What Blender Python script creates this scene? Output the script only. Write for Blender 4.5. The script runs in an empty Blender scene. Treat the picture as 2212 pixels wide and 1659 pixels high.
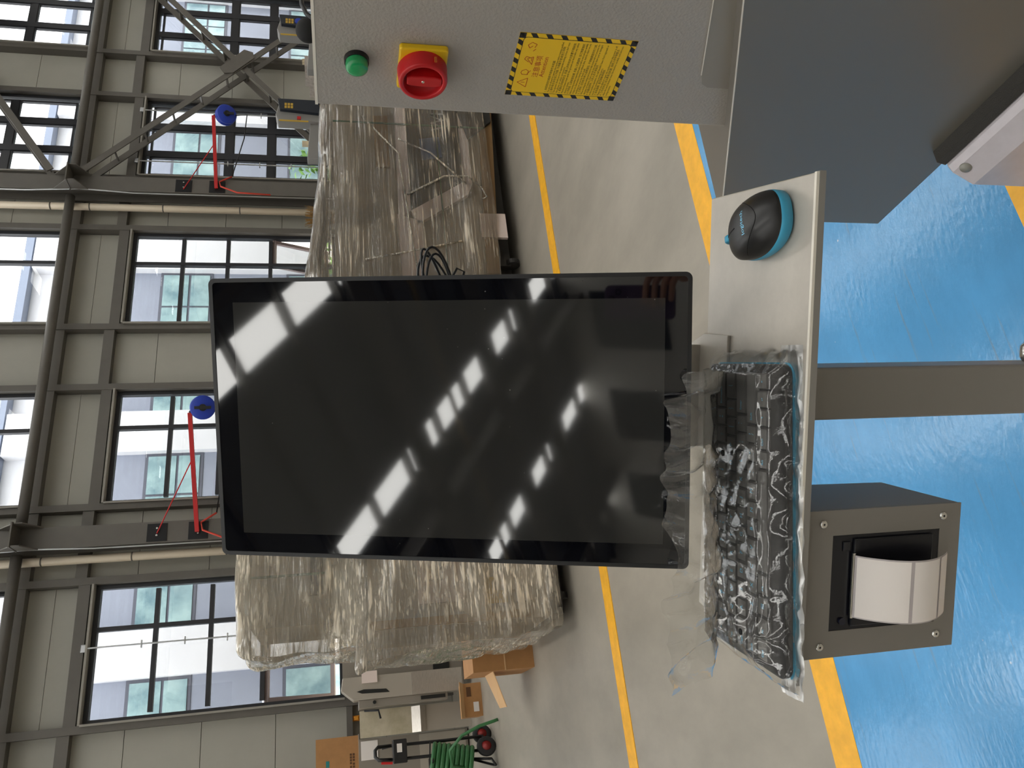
import bpy, bmesh, math, random
from mathutils import Matrix, Vector, noise
R_ = math.radians
random.seed(7)
scene = bpy.context.scene
COL = bpy.data.collections.new('workbench')     # everything is gathered here and linked to the scene at the end

# ------------------------------------------------------------------ camera
FPX = 1700.0                      # focal length in pixels of the 2212 px wide frame
EYE = Vector((0, 0, 1.5))
_down = Vector((159.5, 7694.0, FPX)).normalized()          # plumb direction seen by the lens
_wall = Vector((3749.5, -455.0, FPX))                      # direction of the long hall wall
_x = (_wall - _down * _wall.dot(_down)).normalized()
_z = -_down
_y = _z.cross(_x)
RW = Matrix((_x, _y, _z))                                  # (right, down, forward) -> world
cam_data = bpy.data.cameras.new('camera')
cam = bpy.data.objects.new('camera', cam_data); COL.objects.link(cam)
ir, idn, fw = RW @ Vector((1, 0, 0)), RW @ Vector((0, 1, 0)), RW @ Vector((0, 0, 1))
m = Matrix((idn, ir, -fw)).transposed().to_4x4(); m.translation = EYE     # phone held sideways: roll of 90 degrees
cam.matrix_world = m
cam_data.sensor_fit = 'HORIZONTAL'; cam_data.sensor_width = 36.0; cam_data.lens = 36.0 * FPX / 2212.0
cam_data.clip_start = 0.05; cam_data.clip_end = 400
scene.camera = cam

# ------------------------------------------------------------------ world and light
world = bpy.data.worlds.new('world'); scene.world = world; world.use_nodes = True
wn = world.node_tree.nodes; wl = world.node_tree.links
bg = wn['Background']; bg.inputs['Color'].default_value = (1.0, 0.97, 0.925, 1); bg.inputs['Strength'].default_value = 11.0
scene.view_settings.view_transform = 'Standard'; scene.view_settings.look = 'None'
scene.view_settings.exposure = 0.22; scene.view_settings.gamma = 1.0; scene.view_settings.use_curve_mapping = False
try:
    scene.cycles.use_denoising = True; scene.cycles.max_bounces = 8; scene.cycles.transparent_max_bounces = 18
    scene.cycles.diffuse_bounces = 4; scene.cycles.glossy_bounces = 4; scene.cycles.sample_clamp_indirect = 8
    scene.cycles.caustics_reflective = False; scene.cycles.caustics_refractive = False
except Exception: pass

ROOF = 9.0
SKY_X = [-4.22 + 4.0 * k for k in range(-3, 8)]; SKY_W = 0.58
WIN_X = [0.78 + 2.955 * k for k in range(-1, 6)]; WIN_W = 1.80
LOW_Z = (1.50, 4.82); UP_Z = (5.88, 8.3)
def portal(loc, rot, sx, sy):
    d = bpy.data.lights.new('daylight_opening', 'AREA'); d.shape = 'RECTANGLE'; d.size = sx; d.size_y = sy
    o = bpy.data.objects.new('daylight_opening', d); COL.objects.link(o); o.location = loc; o.rotation_euler = rot
    d.cycles.is_portal = True; o['kind'] = 'helper'
for sx in SKY_X: portal((sx + SKY_W / 2, -1.25, ROOF + 0.12), (0, 0, 0), SKY_W, 26)
for wx in WIN_X:
    for z0, z1 in (LOW_Z, UP_Z): portal((wx + WIN_W / 2, 12.3, (z0 + z1) / 2), (R_(-90), 0, 0), WIN_W, z1 - z0)

# ------------------------------------------------------------------ pixel -> place helpers
def ray(px, py): return (RW @ Vector(((1659 - py) - 829.5, px - 1106.0, FPX))).normalized()
def hit(px, py, p0, n):
    d = ray(px, py); n = Vector(n); return EYE + d * ((Vector(p0) - EYE).dot(n) / d.dot(n))
def atY(px, py, y): return hit(px, py, (0, y, 0), (0, 1, 0))
def atZ(px, py, z): return hit(px, py, (0, 0, z), (0, 0, 1))
I4 = Matrix.Identity(4)
M_SHELF = Matrix.Rotation(R_(-31.4), 4, 'Z')     # frame of the operator stand (a right, b back, z up)
M_CAB = Matrix.Rotation(R_(-2.2), 4, 'Z')        # frame of the machine on the right

# ------------------------------------------------------------------ materials
MATS = {}
def srgb(r, g, b):
    f = lambda c: ((c / 255 + 0.055) / 1.055) ** 2.4 if c > 10 else c / 255 / 12.92
    return (f(r), f(g), f(b), 1)
def mat(name, col, rough=0.5, metal=0.0, spec=0.5, var=0.0, vscale=6.0, bump=0.0, bscale=200.0, coat=0.0, stretch=(1, 1, 1), col2=None, dist=0.002):
    if name in MATS: return MATS[name]
    m = bpy.data.materials.new(name); m.use_nodes = True; MATS[name] = m
    n, l = m.node_tree.nodes, m.node_tree.links
    p = n['Principled BSDF']
    p.inputs['Base Color'].default_value = col; p.inputs['Roughness'].default_value = rough
    p.inputs['Metallic'].default_value = metal; p.inputs['Specular IOR Level'].default_value = spec
    p.inputs['Coat Weight'].default_value = coat; p.inputs['Coat Roughness'].default_value = 0.06
    if var or bump:
        tc = n.new('ShaderNodeTexCoord'); mp = n.new('ShaderNodeMapping'); mp.inputs['Scale'].default_value = stretch
        l.new(tc.outputs['Object'], mp.inputs['Vector'])
    if var:
        t = n.new('ShaderNodeTexNoise'); t.inputs['Scale'].default_value = vscale; t.inputs['Detail'].default_value = 6; t.inputs['Roughness'].default_value = 0.65
        l.new(mp.outputs[0], t.inputs['Vector'])
        r = n.new('ShaderNodeValToRGB'); c2 = col2 or tuple(max(0, c * (1 - var)) for c in col[:3]) + (1,)
        c1 = col if col2 else tuple(min(1, c * (1 + var)) for c in col[:3]) + (1,)
        r.color_ramp.elements[0].position = 0.35; r.color_ramp.elements[1].position = 0.65
        r.color_ramp.elements[0].color = c2; r.color_ramp.elements[1].color = c1
        l.new(t.outputs['Fac'], r.inputs['Fac']); l.new(r.outputs['Color'], p.inputs['Base Color'])
    if bump:
        t2 = n.new('ShaderNodeTexNoise'); t2.inputs['Scale'].default_value = bscale; t2.inputs['Detail'].default_value = 3
        l.new(mp.outputs[0], t2.inputs['Vector'])
        b = n.new('ShaderNodeBump'); b.inputs['Strength'].default_value = bump; b.inputs['Distance'].default_value = dist
        l.new(t2.outputs['Fac'], b.inputs['Height']); l.new(b.outputs[0], p.inputs['Normal'])
    return m
def glass_mat(name, tint, gloss=0.06, rough=0.0):
    m = bpy.data.materials.new(name); m.use_nodes = True; MATS[name] = m
    n, l = m.node_tree.nodes, m.node_tree.links
    n.remove(n['Principled BSDF']); out = n['Material Output']
    t = n.new('ShaderNodeBsdfTransparent'); t.inputs[0].default_value = tint
    g = n.new('ShaderNodeBsdfGlossy'); g.inputs['Roughness'].default_value = rough
    x = n.new('ShaderNodeMixShader'); x.inputs[0].default_value = gloss
    l.new(t.outputs[0], x.inputs[1]); l.new(g.outputs[0], x.inputs[2]); l.new(x.outputs[0], out.inputs[0])
    return m
def film_mat(name, base, stretch, lo, hi, mlo, mhi, tint=(0.93, 0.92, 0.90, 1), rough=0.22, bump=0.6, dist=0.02, scale=3.0):
    """clear plastic film: mostly see-through, milky and shiny along its creases"""
    m = bpy.data.materials.new(name); m.use_nodes = True; MATS[name] = m
    n, l = m.node_tree.nodes, m.node_tree.links
    p = n['Principled BSDF']; out = n['Material Output']
    tc = n.new('ShaderNodeTexCoord'); mp = n.new('ShaderNodeMapping'); mp.inputs['Scale'].default_value = stretch
    l.new(tc.outputs['Object'], mp.inputs['Vector'])
    nz = n.new('ShaderNodeTexNoise'); nz.inputs['Scale'].default_value = scale; nz.inputs['Detail'].default_value = 5; nz.inputs['Roughness'].default_value = 0.6; nz.inputs['Distortion'].default_value = 0.5
    l.new(mp.outputs[0], nz.inputs['Vector'])
    r = n.new('ShaderNodeMapRange'); r.inputs['From Min'].default_value = lo; r.inputs['From Max'].default_value = hi
    r.inputs['To Min'].default_value = mlo; r.inputs['To Max'].default_value = mhi
    l.new(nz.outputs['Fac'], r.inputs['Value'])
    b = n.new('ShaderNodeBump'); b.inputs['Strength'].default_value = bump; b.inputs['Distance'].default_value = dist
    l.new(nz.outputs['Fac'], b.inputs['Height']); l.new(b.outputs[0], p.inputs['Normal'])
    p.inputs['Base Color'].default_value = base; p.inputs['Roughness'].default_value = rough; p.inputs['Specular IOR Level'].default_value = 0.9
    t = n.new('ShaderNodeBsdfTransparent'); t.inputs[0].default_value = tint
    x = n.new('ShaderNodeMixShader')
    l.new(r.outputs[0], x.inputs[0]); l.new(t.outputs[0], x.inputs[1]); l.new(p.outputs[0], x.inputs[2]); l.new(x.outputs[0], out.inputs[0])
    return m

def stretch_film(name, base, stretch, milk=.16, line=.75, scale=3.0, lo=.56, hi=.66, rough=.18, rot=(0, 0, 0)):
    """stretch wrap: clear film, milky where layers overlap, crease highlights painted in as pale lines"""
    m = bpy.data.materials.new(name); m.use_nodes = True; n, l = m.node_tree.nodes, m.node_tree.links; p = n['Principled BSDF']; out = n['Material Output']
    tc = n.new('ShaderNodeTexCoord')
    def nz(st, sc, det, dist=.0, rt=(0, 0, 0)):
        mp = n.new('ShaderNodeMapping'); mp.inputs['Scale'].default_value = st; mp.inputs['Rotation'].default_value = rt; l.new(tc.outputs['Object'], mp.inputs['Vector'])
        t = n.new('ShaderNodeTexNoise'); t.inputs['Scale'].default_value = sc; t.inputs['Detail'].default_value = det; t.inputs['Distortion'].default_value = dist; l.new(mp.outputs[0], t.inputs['Vector']); return t.outputs['Fac']
    def rng(v, a, b, c, d):
        r = n.new('ShaderNodeMapRange'); r.inputs['From Min'].default_value = a; r.inputs['From Max'].default_value = b; r.inputs['To Min'].default_value = c; r.inputs['To Max'].default_value = d; l.new(v, r.inputs['Value']); return r.outputs[0]
    def mth(op, a, b):
        x = n.new('ShaderNodeMath'); x.operation = op; x.use_clamp = True
        for i, v in enumerate((a, b)):
            if isinstance(v, (int, float)): x.inputs[i].default_value = v
            else: l.new(v, x.inputs[i])
        return x.outputs[0]
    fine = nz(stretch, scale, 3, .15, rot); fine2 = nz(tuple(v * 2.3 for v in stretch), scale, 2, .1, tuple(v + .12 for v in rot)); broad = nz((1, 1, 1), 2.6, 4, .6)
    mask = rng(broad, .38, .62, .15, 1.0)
    lines = mth('MULTIPLY', mth('MAXIMUM', rng(fine, lo, hi, 0, line), rng(fine2, lo + .02, hi, 0, line * .8)), mask)  # highlights on the creases, painted as milky pale streaks
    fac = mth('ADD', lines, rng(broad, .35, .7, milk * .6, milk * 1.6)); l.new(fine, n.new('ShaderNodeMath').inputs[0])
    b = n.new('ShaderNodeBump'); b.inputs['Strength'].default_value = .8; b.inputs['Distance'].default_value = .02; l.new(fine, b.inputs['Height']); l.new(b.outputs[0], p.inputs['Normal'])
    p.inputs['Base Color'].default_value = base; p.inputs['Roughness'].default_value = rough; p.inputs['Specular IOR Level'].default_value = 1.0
    g = n.new('ShaderNodeBsdfGlossy'); g.inputs['Roughness'].default_value = .12; l.new(b.outputs[0], g.inputs['Normal'])
    fr = n.new('ShaderNodeFresnel'); fr.inputs['IOR'].default_value = 1.5; l.new(b.outputs[0], fr.inputs['Normal'])
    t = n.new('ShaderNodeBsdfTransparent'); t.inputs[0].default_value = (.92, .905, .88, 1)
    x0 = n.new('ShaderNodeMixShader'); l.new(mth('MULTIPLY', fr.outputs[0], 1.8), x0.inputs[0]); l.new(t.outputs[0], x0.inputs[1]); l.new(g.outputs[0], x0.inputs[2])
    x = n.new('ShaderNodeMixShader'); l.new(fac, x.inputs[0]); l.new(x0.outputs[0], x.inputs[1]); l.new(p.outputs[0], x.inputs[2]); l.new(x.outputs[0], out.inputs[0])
    return m

# ------------------------------------------------------------------ mesh helpers
OFF = {}
class MB:
    def __init__(s): s.v = []; s.f = []
    def add(s, vs, fs):
        o = len(s.v); s.v += [tuple(v) for v in vs]; s.f += [tuple(i + o for i in f) for f in fs]; return s
    def hexa(s, c):                # 8 corners, bottom 0-3 counter-clockwise, top 4-7
        return s.add(c, [(3, 2, 1, 0), (4, 5, 6, 7), (0, 1, 5, 4), (1, 2, 6, 5), (2, 3, 7, 6), (3, 0, 4, 7)])
    def box(s, x0, x1, y0, y1, z0, z1):
        return s.hexa([(x0, y0, z0), (x1, y0, z0), (x1, y1, z0), (x0, y1, z0), (x0, y0, z1), (x1, y0, z1), (x1, y1, z1), (x0, y1, z1)])
    def bar(s, p0, p1, w, h, up=(0, 0, 1)):
        p0, p1 = Vector(p0), Vector(p1); d = (p1 - p0).normalized(); up = Vector(up)
        a = d.cross(up)
        if a.length < 1e-4: a = d.cross(Vector((1, 0, 0)))
        a.normalize(); b = a.cross(d).normalized(); a = a * w / 2; b = b * h / 2
        return s.hexa([p0 - a - b, p0 + a - b, p1 + a - b, p1 - a - b, p0 - a + b, p0 + a + b, p1 + a + b, p1 - a + b])
    def cyl(s, p0, p1, r0, r1=None, n=16, caps=True):
        p0, p1 = Vector(p0), Vector(p1); r1 = r0 if r1 is None else r1
        d = (p1 - p0).normalized(); a = d.orthogonal().normalized(); b = d.cross(a)
        vs = []
        for k in range(n):
            t = 2 * math.pi * k / n; q = a * math.cos(t) + b * math.sin(t); vs += [p0 + q * r0, p1 + q * r1]
        fs = [(2 * k, 2 * ((k + 1) % n), 2 * ((k + 1) % n) + 1, 2 * k + 1) for k in range(n)]
        if caps: fs += [tuple(2 * k for k in reversed(range(n))), tuple(2 * k + 1 for k in range(n))]
        return s.add(vs, fs)
    def tube(s, pts, r, n=8):
        pts = [Vector(p) for p in pts]; vs = []; a = None
        for i, p in enumerate(pts):
            d = (pts[min(i + 1, len(pts) - 1)] - pts[max(i - 1, 0)]).normalized()
            a = d.orthogonal().normalized() if a is None else (a - d * a.dot(d)).normalized()
            b = d.cross(a)
            for k in range(n):
                t = 2 * math.pi * k / n; vs.append(p + (a * math.cos(t) + b * math.sin(t)) * r)
        fs = [(i * n + k, i * n + (k + 1) % n, (i + 1) * n + (k + 1) % n, (i + 1) * n + k) for i in range(len(pts) - 1) for k in range(n)]
        fs += [tuple(reversed(range(n))), tuple((len(pts) - 1) * n + k for k in range(n))]
        return s.add(vs, fs)
    def prism(s, poly, d):         # poly: list of 3d points, d: extrusion vector
        n = len(poly); d = Vector(d); vs = [Vector(p) for p in poly] + [Vector(p) + d for p in poly]
        return s.add(vs, [tuple(reversed(range(n))), tuple(range(n, 2 * n))] + [(k, (k + 1) % n, n + (k + 1) % n, n + k) for k in range(n)])
    def ring(s, c, ax, r0, r1, h, n=32):   # annulus of height h along ax
        c, ax = Vector(c), Vector(ax).normalized(); a = ax.orthogonal().normalized(); b = ax.cross(a); vs = []
        for k in range(n):
            t = 2 * math.pi * k / n; q = a * math.cos(t) + b * math.sin(t)
            vs += [c + q * r0, c + q * r1, c + q * r1 + ax * h, c + q * r0 + ax * h]
        fs = []
        for k in range(n):
            i, j = 4 * k, 4 * ((k + 1) % n)
            fs += [(i + e, j + e, j + (e + 1) % 4, i + (e + 1) % 4) for e in range(4)]
        return s.add(vs, fs)
    def lathe(s, prof, c, ax=(0, 0, 1), n=24):
        c, ax = Vector(c), Vector(ax).normalized(); a = ax.orthogonal().normalized(); b = ax.cross(a); vs = []; m_ = len(prof)
        for k in range(n):
            t = 2 * math.pi * k / n; q = a * math.cos(t) + b * math.sin(t)
            for r, z in prof: vs.append(c + q * r + ax * z)
        fs = [(k * m_ + i, ((k + 1) % n) * m_ + i, ((k + 1) % n) * m_ + i + 1, k * m_ + i + 1) for k in range(n) for i in range(m_ - 1)]
        return s.add(vs, fs)
    def build(s, name, material, parent=None, smooth=False, bevel=0.0, off=None, seg=2):
        if off is None: off = OFF.get(parent.name, Vector()) if parent else Vector()
        me = bpy.data.meshes.new(name); me.from_pydata([tuple(Vector(v) - off) for v in s.v], [], s.f)
        bm = bmesh.new(); bm.from_mesh(me); bmesh.ops.recalc_face_normals(bm, faces=bm.faces); bm.to_mesh(me); bm.free()
        me.materials.append(material)
        if smooth: me.polygons.foreach_set('use_smooth', [True] * len(me.polygons))
        o = bpy.data.objects.new(name, me); COL.objects.link(o)
        if parent: o.parent = parent
        OFF[o.name] = off
        if bevel:
            b = o.modifiers.new('bevel', 'BEVEL'); b.width = bevel; b.segments = seg; b.limit_method = 'ANGLE'; b.angle_limit = R_(40)
        return o
def tag(o, label=None, cat=None, group=None, kind=None):
    if label: o['label'] = label
    if cat: o['category'] = cat
    if group: o['group'] = group
    if kind: o['kind'] = kind
    return o
def thing(name, label, cat, base=(0, 0, 0), frame=I4, group=None, kind=None):
    o = bpy.data.objects.new(name, None); COL.objects.link(o); o.empty_display_size = 0.1
    o.matrix_world = frame @ Matrix.Translation(base); OFF[o.name] = Vector(base)
    return tag(o, label, cat, group, kind)
def solo(mb, name, material, label, cat, base=(0, 0, 0), frame=I4, group=None, smooth=False, bevel=0.0):
    o = mb.build(name, material, None, smooth, bevel, off=Vector(base)); o.matrix_world = frame @ Matrix.Translation(base)
    return tag(o, label, cat, group)
def struct(mb, name, material, label=None, cat=None, parent=None, smooth=False, bevel=0.0):
    o = mb.build(name, material, parent, smooth, bevel)
    return tag(o, label, cat, None, 'structure') if not parent else o
def part(parent, name, material, mb, smooth=False, bevel=0.0, label=None):
    o = mb.build(name, material, parent, smooth, bevel)
    if label: o['label'] = label
    return o
def B(*a): return MB().box(*a)
def C_(*a, **k): return MB().cyl(*a, **k)
_TXT = {}
def bake(o):      # turn a letter or a skinned body into a plain mesh
    scene.collection.objects.link(o)
    me = bpy.data.meshes.new_from_object(o.evaluated_get(bpy.context.evaluated_depsgraph_get())); bpy.data.objects.remove(o); return me
def text_mesh(s, size=1.0, align='CENTER', depth=0.0, ls=1.0):
    key = (s, size, align, depth, ls)
    if key not in _TXT:
        c = bpy.data.curves.new('lettering', 'FONT'); c.body = s; c.size = size; c.align_x = align; c.align_y = 'CENTER' if align == 'CENTER' else 'TOP'
        c.extrude = depth; c.resolution_u = 2; c.space_line = ls
        _TXT[key] = bake(bpy.data.objects.new('lettering', c)); bpy.data.curves.remove(c)
    return _TXT[key]
def lettering(parent, name, s, size, material, origin, xdir, ydir, align='CENTER', depth=0.0001, ls=1.0, wide=1.0):
    me = text_mesh(s, size, align, depth, ls).copy(); me.materials.clear(); me.materials.append(material)
    o = bpy.data.objects.new(name, me); COL.objects.link(o); o.parent = parent
    x, y = Vector(xdir).normalized(), Vector(ydir).normalized(); z = x.cross(y)
    M = Matrix((x * wide, y, z)).transposed().to_4x4(); off = OFF.get(parent.name, Vector())
    M.translation = Vector(origin) - off; o.matrix_local = M; OFF[o.name] = off
    return o
def rounded_shell(x0, x1, y0, y1, z0, z1, r, n, amp, seed, freq=(1.5, 6, 9), open_bottom=True):
    """box-like skin with soft corners and crumpled folds"""
    mb = MB(); c = Vector(((x0 + x1) / 2, (y0 + y1) / 2, (z0 + z1) / 2)); h = Vector(((x1 - x0) / 2, (y1 - y0) / 2, (z1 - z0) / 2))
    for ax in range(3):
        for sg in (-1, 1):
            if open_bottom and ax == 2 and sg < 0: continue
            vs = []; u, w = (ax + 1) % 3, (ax + 2) % 3
            for i in range(n + 1):
                for j in range(n + 1):
                    p = Vector((0, 0, 0)); p[ax] = sg * h[ax]; p[u] = h[u] * (2 * i / n - 1); p[w] = h[w] * (2 * j / n - 1)
                    q = Vector([max(-h[k] + r, min(h[k] - r, p[k])) for k in range(3)]); d = p - q
                    nn = d.normalized() if d.length > 1e-6 else Vector((0, 0, 1))
                    p = q + nn * r + c
                    f = noise.noise(Vector((p.x * freq[0], p.y * freq[1], p.z * freq[2])) + Vector((seed, 0, 0))) + 0.5 * abs(noise.noise(Vector((p.x * 3.1, p.y * 5, p.z * 4)) + Vector((0, seed, 0))))
                    vs.append(p + nn * amp * f)
            fs = [(i * (n + 1) + j, (i + 1) * (n + 1) + j, (i + 1) * (n + 1) + j + 1, i * (n + 1) + j + 1) for i in range(n) for j in range(n)]
            mb.add(vs, fs)
    return mb
def weld(o, d=0.0005):
    bm = bmesh.new(); bm.from_mesh(o.data); bmesh.ops.remove_doubles(bm, verts=bm.verts, dist=d); bmesh.ops.recalc_face_normals(bm, faces=bm.faces); bm.to_mesh(o.data); bm.free()
    o.data.polygons.foreach_set('use_smooth', [True] * len(o.data.polygons)); return o
# ------------------------------------------------------------------ palette
concrete = mat('concrete', srgb(152, 145, 133), 0.42, var=0.14, vscale=1.3, bump=0.05, bscale=30, stretch=(1.4, 0.7, 1))
def blue_mat():
    m = mat('blue_epoxy', srgb(84, 154, 206), 0.16, var=0.08, vscale=3, bump=0.35, bscale=45, dist=0.002, stretch=(0.7, 1.6, 1))
    n, l = m.node_tree.nodes, m.node_tree.links; p = n['Principled BSDF']; base = p.inputs['Base Color'].links[0].from_socket
    tc = n.new('ShaderNodeTexCoord')
    # scuffs: thin broken lines and worn grey patches
    mp = n.new('ShaderNodeMapping'); mp.inputs['Rotation'].default_value = (0, 0, 0.5); mp.inputs['Scale'].default_value = (0.8, 14, 1)
    t = n.new('ShaderNodeTexNoise'); t.inputs['Scale'].default_value = 3.0; t.inputs['Detail'].default_value = 8
    l.new(tc.outputs['Object'], mp.inputs['Vector']); l.new(mp.outputs[0], t.inputs['Vector'])
    r = n.new('ShaderNodeMapRange'); r.inputs['From Min'].default_value = 0.63; r.inputs['From Max'].default_value = 0.72; r.inputs['To Max'].default_value = 0.55
    l.new(t.outputs['Fac'], r.inputs['Value'])
    x = n.new('ShaderNodeMixRGB'); x.inputs['Color2'].default_value = srgb(120, 135, 140)
    l.new(r.outputs[0], x.inputs['Fac']); l.new(base, x.inputs['Color1'])
    v = n.new('ShaderNodeTexVoronoi'); v.inputs['Scale'].default_value = 9.0
    l.new(tc.outputs['Object'], v.inputs['Vector'])
    r2 = n.new('ShaderNodeMapRange'); r2.inputs['From Min'].default_value = 0.045; r2.inputs['From Max'].default_value = 0.02; r2.inputs['To Max'].default_value = 1.0
    l.new(v.outputs['Distance'], r2.inputs['Value'])
    x2 = n.new('ShaderNodeMixRGB'); x2.inputs['Color2'].default_value = srgb(206, 214, 218)
    l.new(r2.outputs[0], x2.inputs['Fac']); l.new(x.outputs[0], x2.inputs['Color1']); l.new(x2.outputs[0], p.inputs['Base Color'])
    return m
blue = blue_mat()
yellow_line = mat('yellow_floor_paint', srgb(240, 176, 40), 0.4, var=0.10, vscale=14)
cladding = mat('cladding', srgb(168, 166, 156), 0.5, var=0.03, vscale=2)
steel = mat('brown_grey_steel', srgb(98, 94, 88), 0.5, var=0.05, vscale=5)
frame_black = mat('window_frame_paint', srgb(40, 41, 46), 0.45)
trim_pale = mat('pale_flashing', srgb(150, 146, 138), 0.4)
white_wall = mat('white_plaster', srgb(238, 235, 228), 0.8)
roof_m = mat('roof_sheet', srgb(120, 124, 128), 0.6)
pane_m = glass_mat('tinted_window_glass', (0.52, 0.535, 0.55, 1), 0.03)
roof_glass = glass_mat('clear_rooflight', (0.93, 0.94, 0.94, 1), 0.03)
dark_metal = mat('dark_metal', srgb(40, 40, 42), 0.4, 0.6)
chrome = mat('bright_steel', srgb(215, 213, 208), 0.22, 1.0)
galv = mat('galvanised_tube', srgb(200, 202, 204), 0.3, 0.8)

# ------------------------------------------------------------------ room shell
X0, X1, Y0, Y1 = -18.0, 28.0, -14.5, 12.06
struct(B(X0, X1, Y0, Y1 + 12, -0.1, 0.0), 'floor', concrete, 'grey polished concrete floor of the hall with dull streaks', 'floor')
struct(B(-9, 9, 1.19, 2.36, 0.0, 0.003), 'floor_coating', blue, 'worn glossy blue epoxy floor area under the operator stand', 'floor')
struct(B(-9, 9.0, 2.36, 2.50, 0.0, 0.004), 'trim_1', yellow_line, 'wide yellow line painted along the edge of the blue floor', 'floor line')
struct(B(-9, 9.0, 4.39, 4.53, 0.0, 0.004), 'trim_2', yellow_line, 'thin yellow line painted on the concrete before the wrapped machines', 'floor line')
struct(B(-9, 9.0, 1.05, 1.19, 0.0, 0.004), 'trim_3', yellow_line, 'yellow floor line showing under the white rail of the grey machine', 'floor line')

wb = thing('wall_back', 'grey panelled hall wall with rows of black framed windows', 'wall', kind='structure')
def panel(x0, x1, z0, z1): part(wb, 'cladding_panel', cladding, B(x0, x1, 12.0, 12.06, z0, z1))
segs = []
prev = -2.6
for wx in WIN_X: segs.append((prev, wx)); prev = wx + WIN_W
segs.append((prev, 20.0))
SEAM = [0.0, 0.95, 1.47, 2.42, 3.37, 4.32, 4.97, 5.80, 6.75, 7.70, 8.5, 9.0]
for a, b in segs:
    for z0, z1 in zip(SEAM, SEAM[1:]): panel(a + 0.004, b - 0.004, z0 + 0.004, z1 - 0.004)
for wx in WIN_X:
    for z0, z1 in ((0, 0.95), (0.95, LOW_Z[0]), (LOW_Z[1], 5.35), (5.35, UP_Z[0]), (UP_Z[1], 9.0)): panel(wx + 0.004, wx + WIN_W - 0.004, z0 + 0.003, z1 - 0.003)
struct(B(X0, -2.6, 12.0, 12.06, 0, ROOF), 'wall_back_left', cladding, 'plain stretch of the grey panelled wall left of the windows', 'wall')
struct(B(20.0, X1, 12.0, 12.06, 0, ROOF), 'wall_back_right', cladding, 'plain stretch of the grey panelled wall right of the windows', 'wall')
for a, b in segs: part(wb, 'outer_skin', cladding, B(a, b, 12.065, 12.10, 0, ROOF))
for wx in WIN_X:
    for z0, z1 in ((0, LOW_Z[0]), (LOW_Z[1], UP_Z[0]), (UP_Z[1], 9.0)): part(wb, 'outer_skin', cladding, B(wx, wx + WIN_W, 12.065, 12.10, z0, z1))
# posts beside the windows, rails above and below them
for wx in WIN_X:
    for s, x in ((-1, wx - 0.10), (1, wx + WIN_W)):
        part(wb, 'window_post', steel, B(x, x + 0.10, 11.84, 11.998, 0, ROOF))
    for z, h in ((LOW_Z[0] - 0.10, 0.10), (LOW_Z[1] + 0.06, 0.15), (UP_Z[0] - 0.20, 0.15)):
        part(wb, 'wall_rail', steel, B(wx, wx + WIN_W, 11.85, 11.998, z, z + h))
for a, b in segs:
    for z, h in ((4.94, 0.15), (UP_Z[0] - 0.22, 0.15), (LOW_Z[0] - 0.10, 0.08)):
        if b - a < 3: part(wb, 'wall_rail', steel, B(a + 0.102, b - 0.102, 11.86, 11.998, z, z + h))
struct(B(X0 - 0.2, X0, Y0, Y1, 0, ROOF), 'wall_left', white_wall, 'white painted end wall far to the left', 'wall')
struct(B(X1, X1 + 0.2, Y0, Y1, 0, ROOF), 'wall_right', white_wall, 'white painted end wall far to the right', 'wall')
wf = thing('wall_front', 'white wall behind the viewer with dark upper openings', 'wall', kind='structure')
part(wf, 'wall_face', white_wall, B(X0, X1, Y0 - 0.2, Y0, 0, ROOF))
for k in range(7):
    x = -16.6 + 3.1 * k
    part(wf, 'dark_shutter', mat('dark_shutter', srgb(46, 52, 54), 0.5), B(x, x + 1.7, Y0, Y0 + 0.05, 6.3, 8.2))
# roof: sheets between strips of rooflights, purlins across, rafters along
ce = thing('ceiling', 'grey sheet roof with narrow rooflight strips', 'ceiling', kind='structure')
edge = [X0] + [v for s in SKY_X for v in (s, s + SKY_W)] + [X1]
for a, b in zip(edge[0::2], edge[1::2]):
    if b > a: part(ce, 'roof_sheet', roof_m, B(a, b, Y0 - 0.2, Y1, ROOF, ROOF + 0.05))
for s in SKY_X: part(ce, 'rooflight', roof_glass, B(s, s + SKY_W, Y0, Y1, ROOF + 0.05, ROOF + 0.056))
for k in range(23): part(ce, 'purlin', steel, B(X0, X1, -13.9 + 1.15 * k, -13.82 + 1.15 * k, ROOF - 0.16, ROOF))
for k in range(-3, 5):
    x = 3.17 + 6 * k
    mb = MB(); mb.box(x - .1, x + .1, Y0, 11.5, ROOF - 0.62, ROOF - 0.59); mb.box(x - .1, x + .1, Y0, 11.5, ROOF - 0.19, ROOF - 0.16); mb.box(x - .01, x + .01, Y0, 11.5, ROOF - 0.59, ROOF - 0.19)
    part(ce, 'rafter', steel, mb)
for y in (-7.05, -9.9, -11.7):
    mb = MB(); mb.box(X0, X1, y - .25, y + .25, ROOF - 0.5, ROOF - 0.47); mb.box(X0, X1, y - .02, y + .02, ROOF - 0.47, ROOF - 0.17); part(ce, 'crane_girder', steel, mb)
part(ce, 'sprinkler_pipe', mat('pipe_brass', srgb(170, 150, 110), .4), C_((X0, -8.5, ROOF - .3), (X1, -8.5, ROOF - .3), 0.05))

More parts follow.
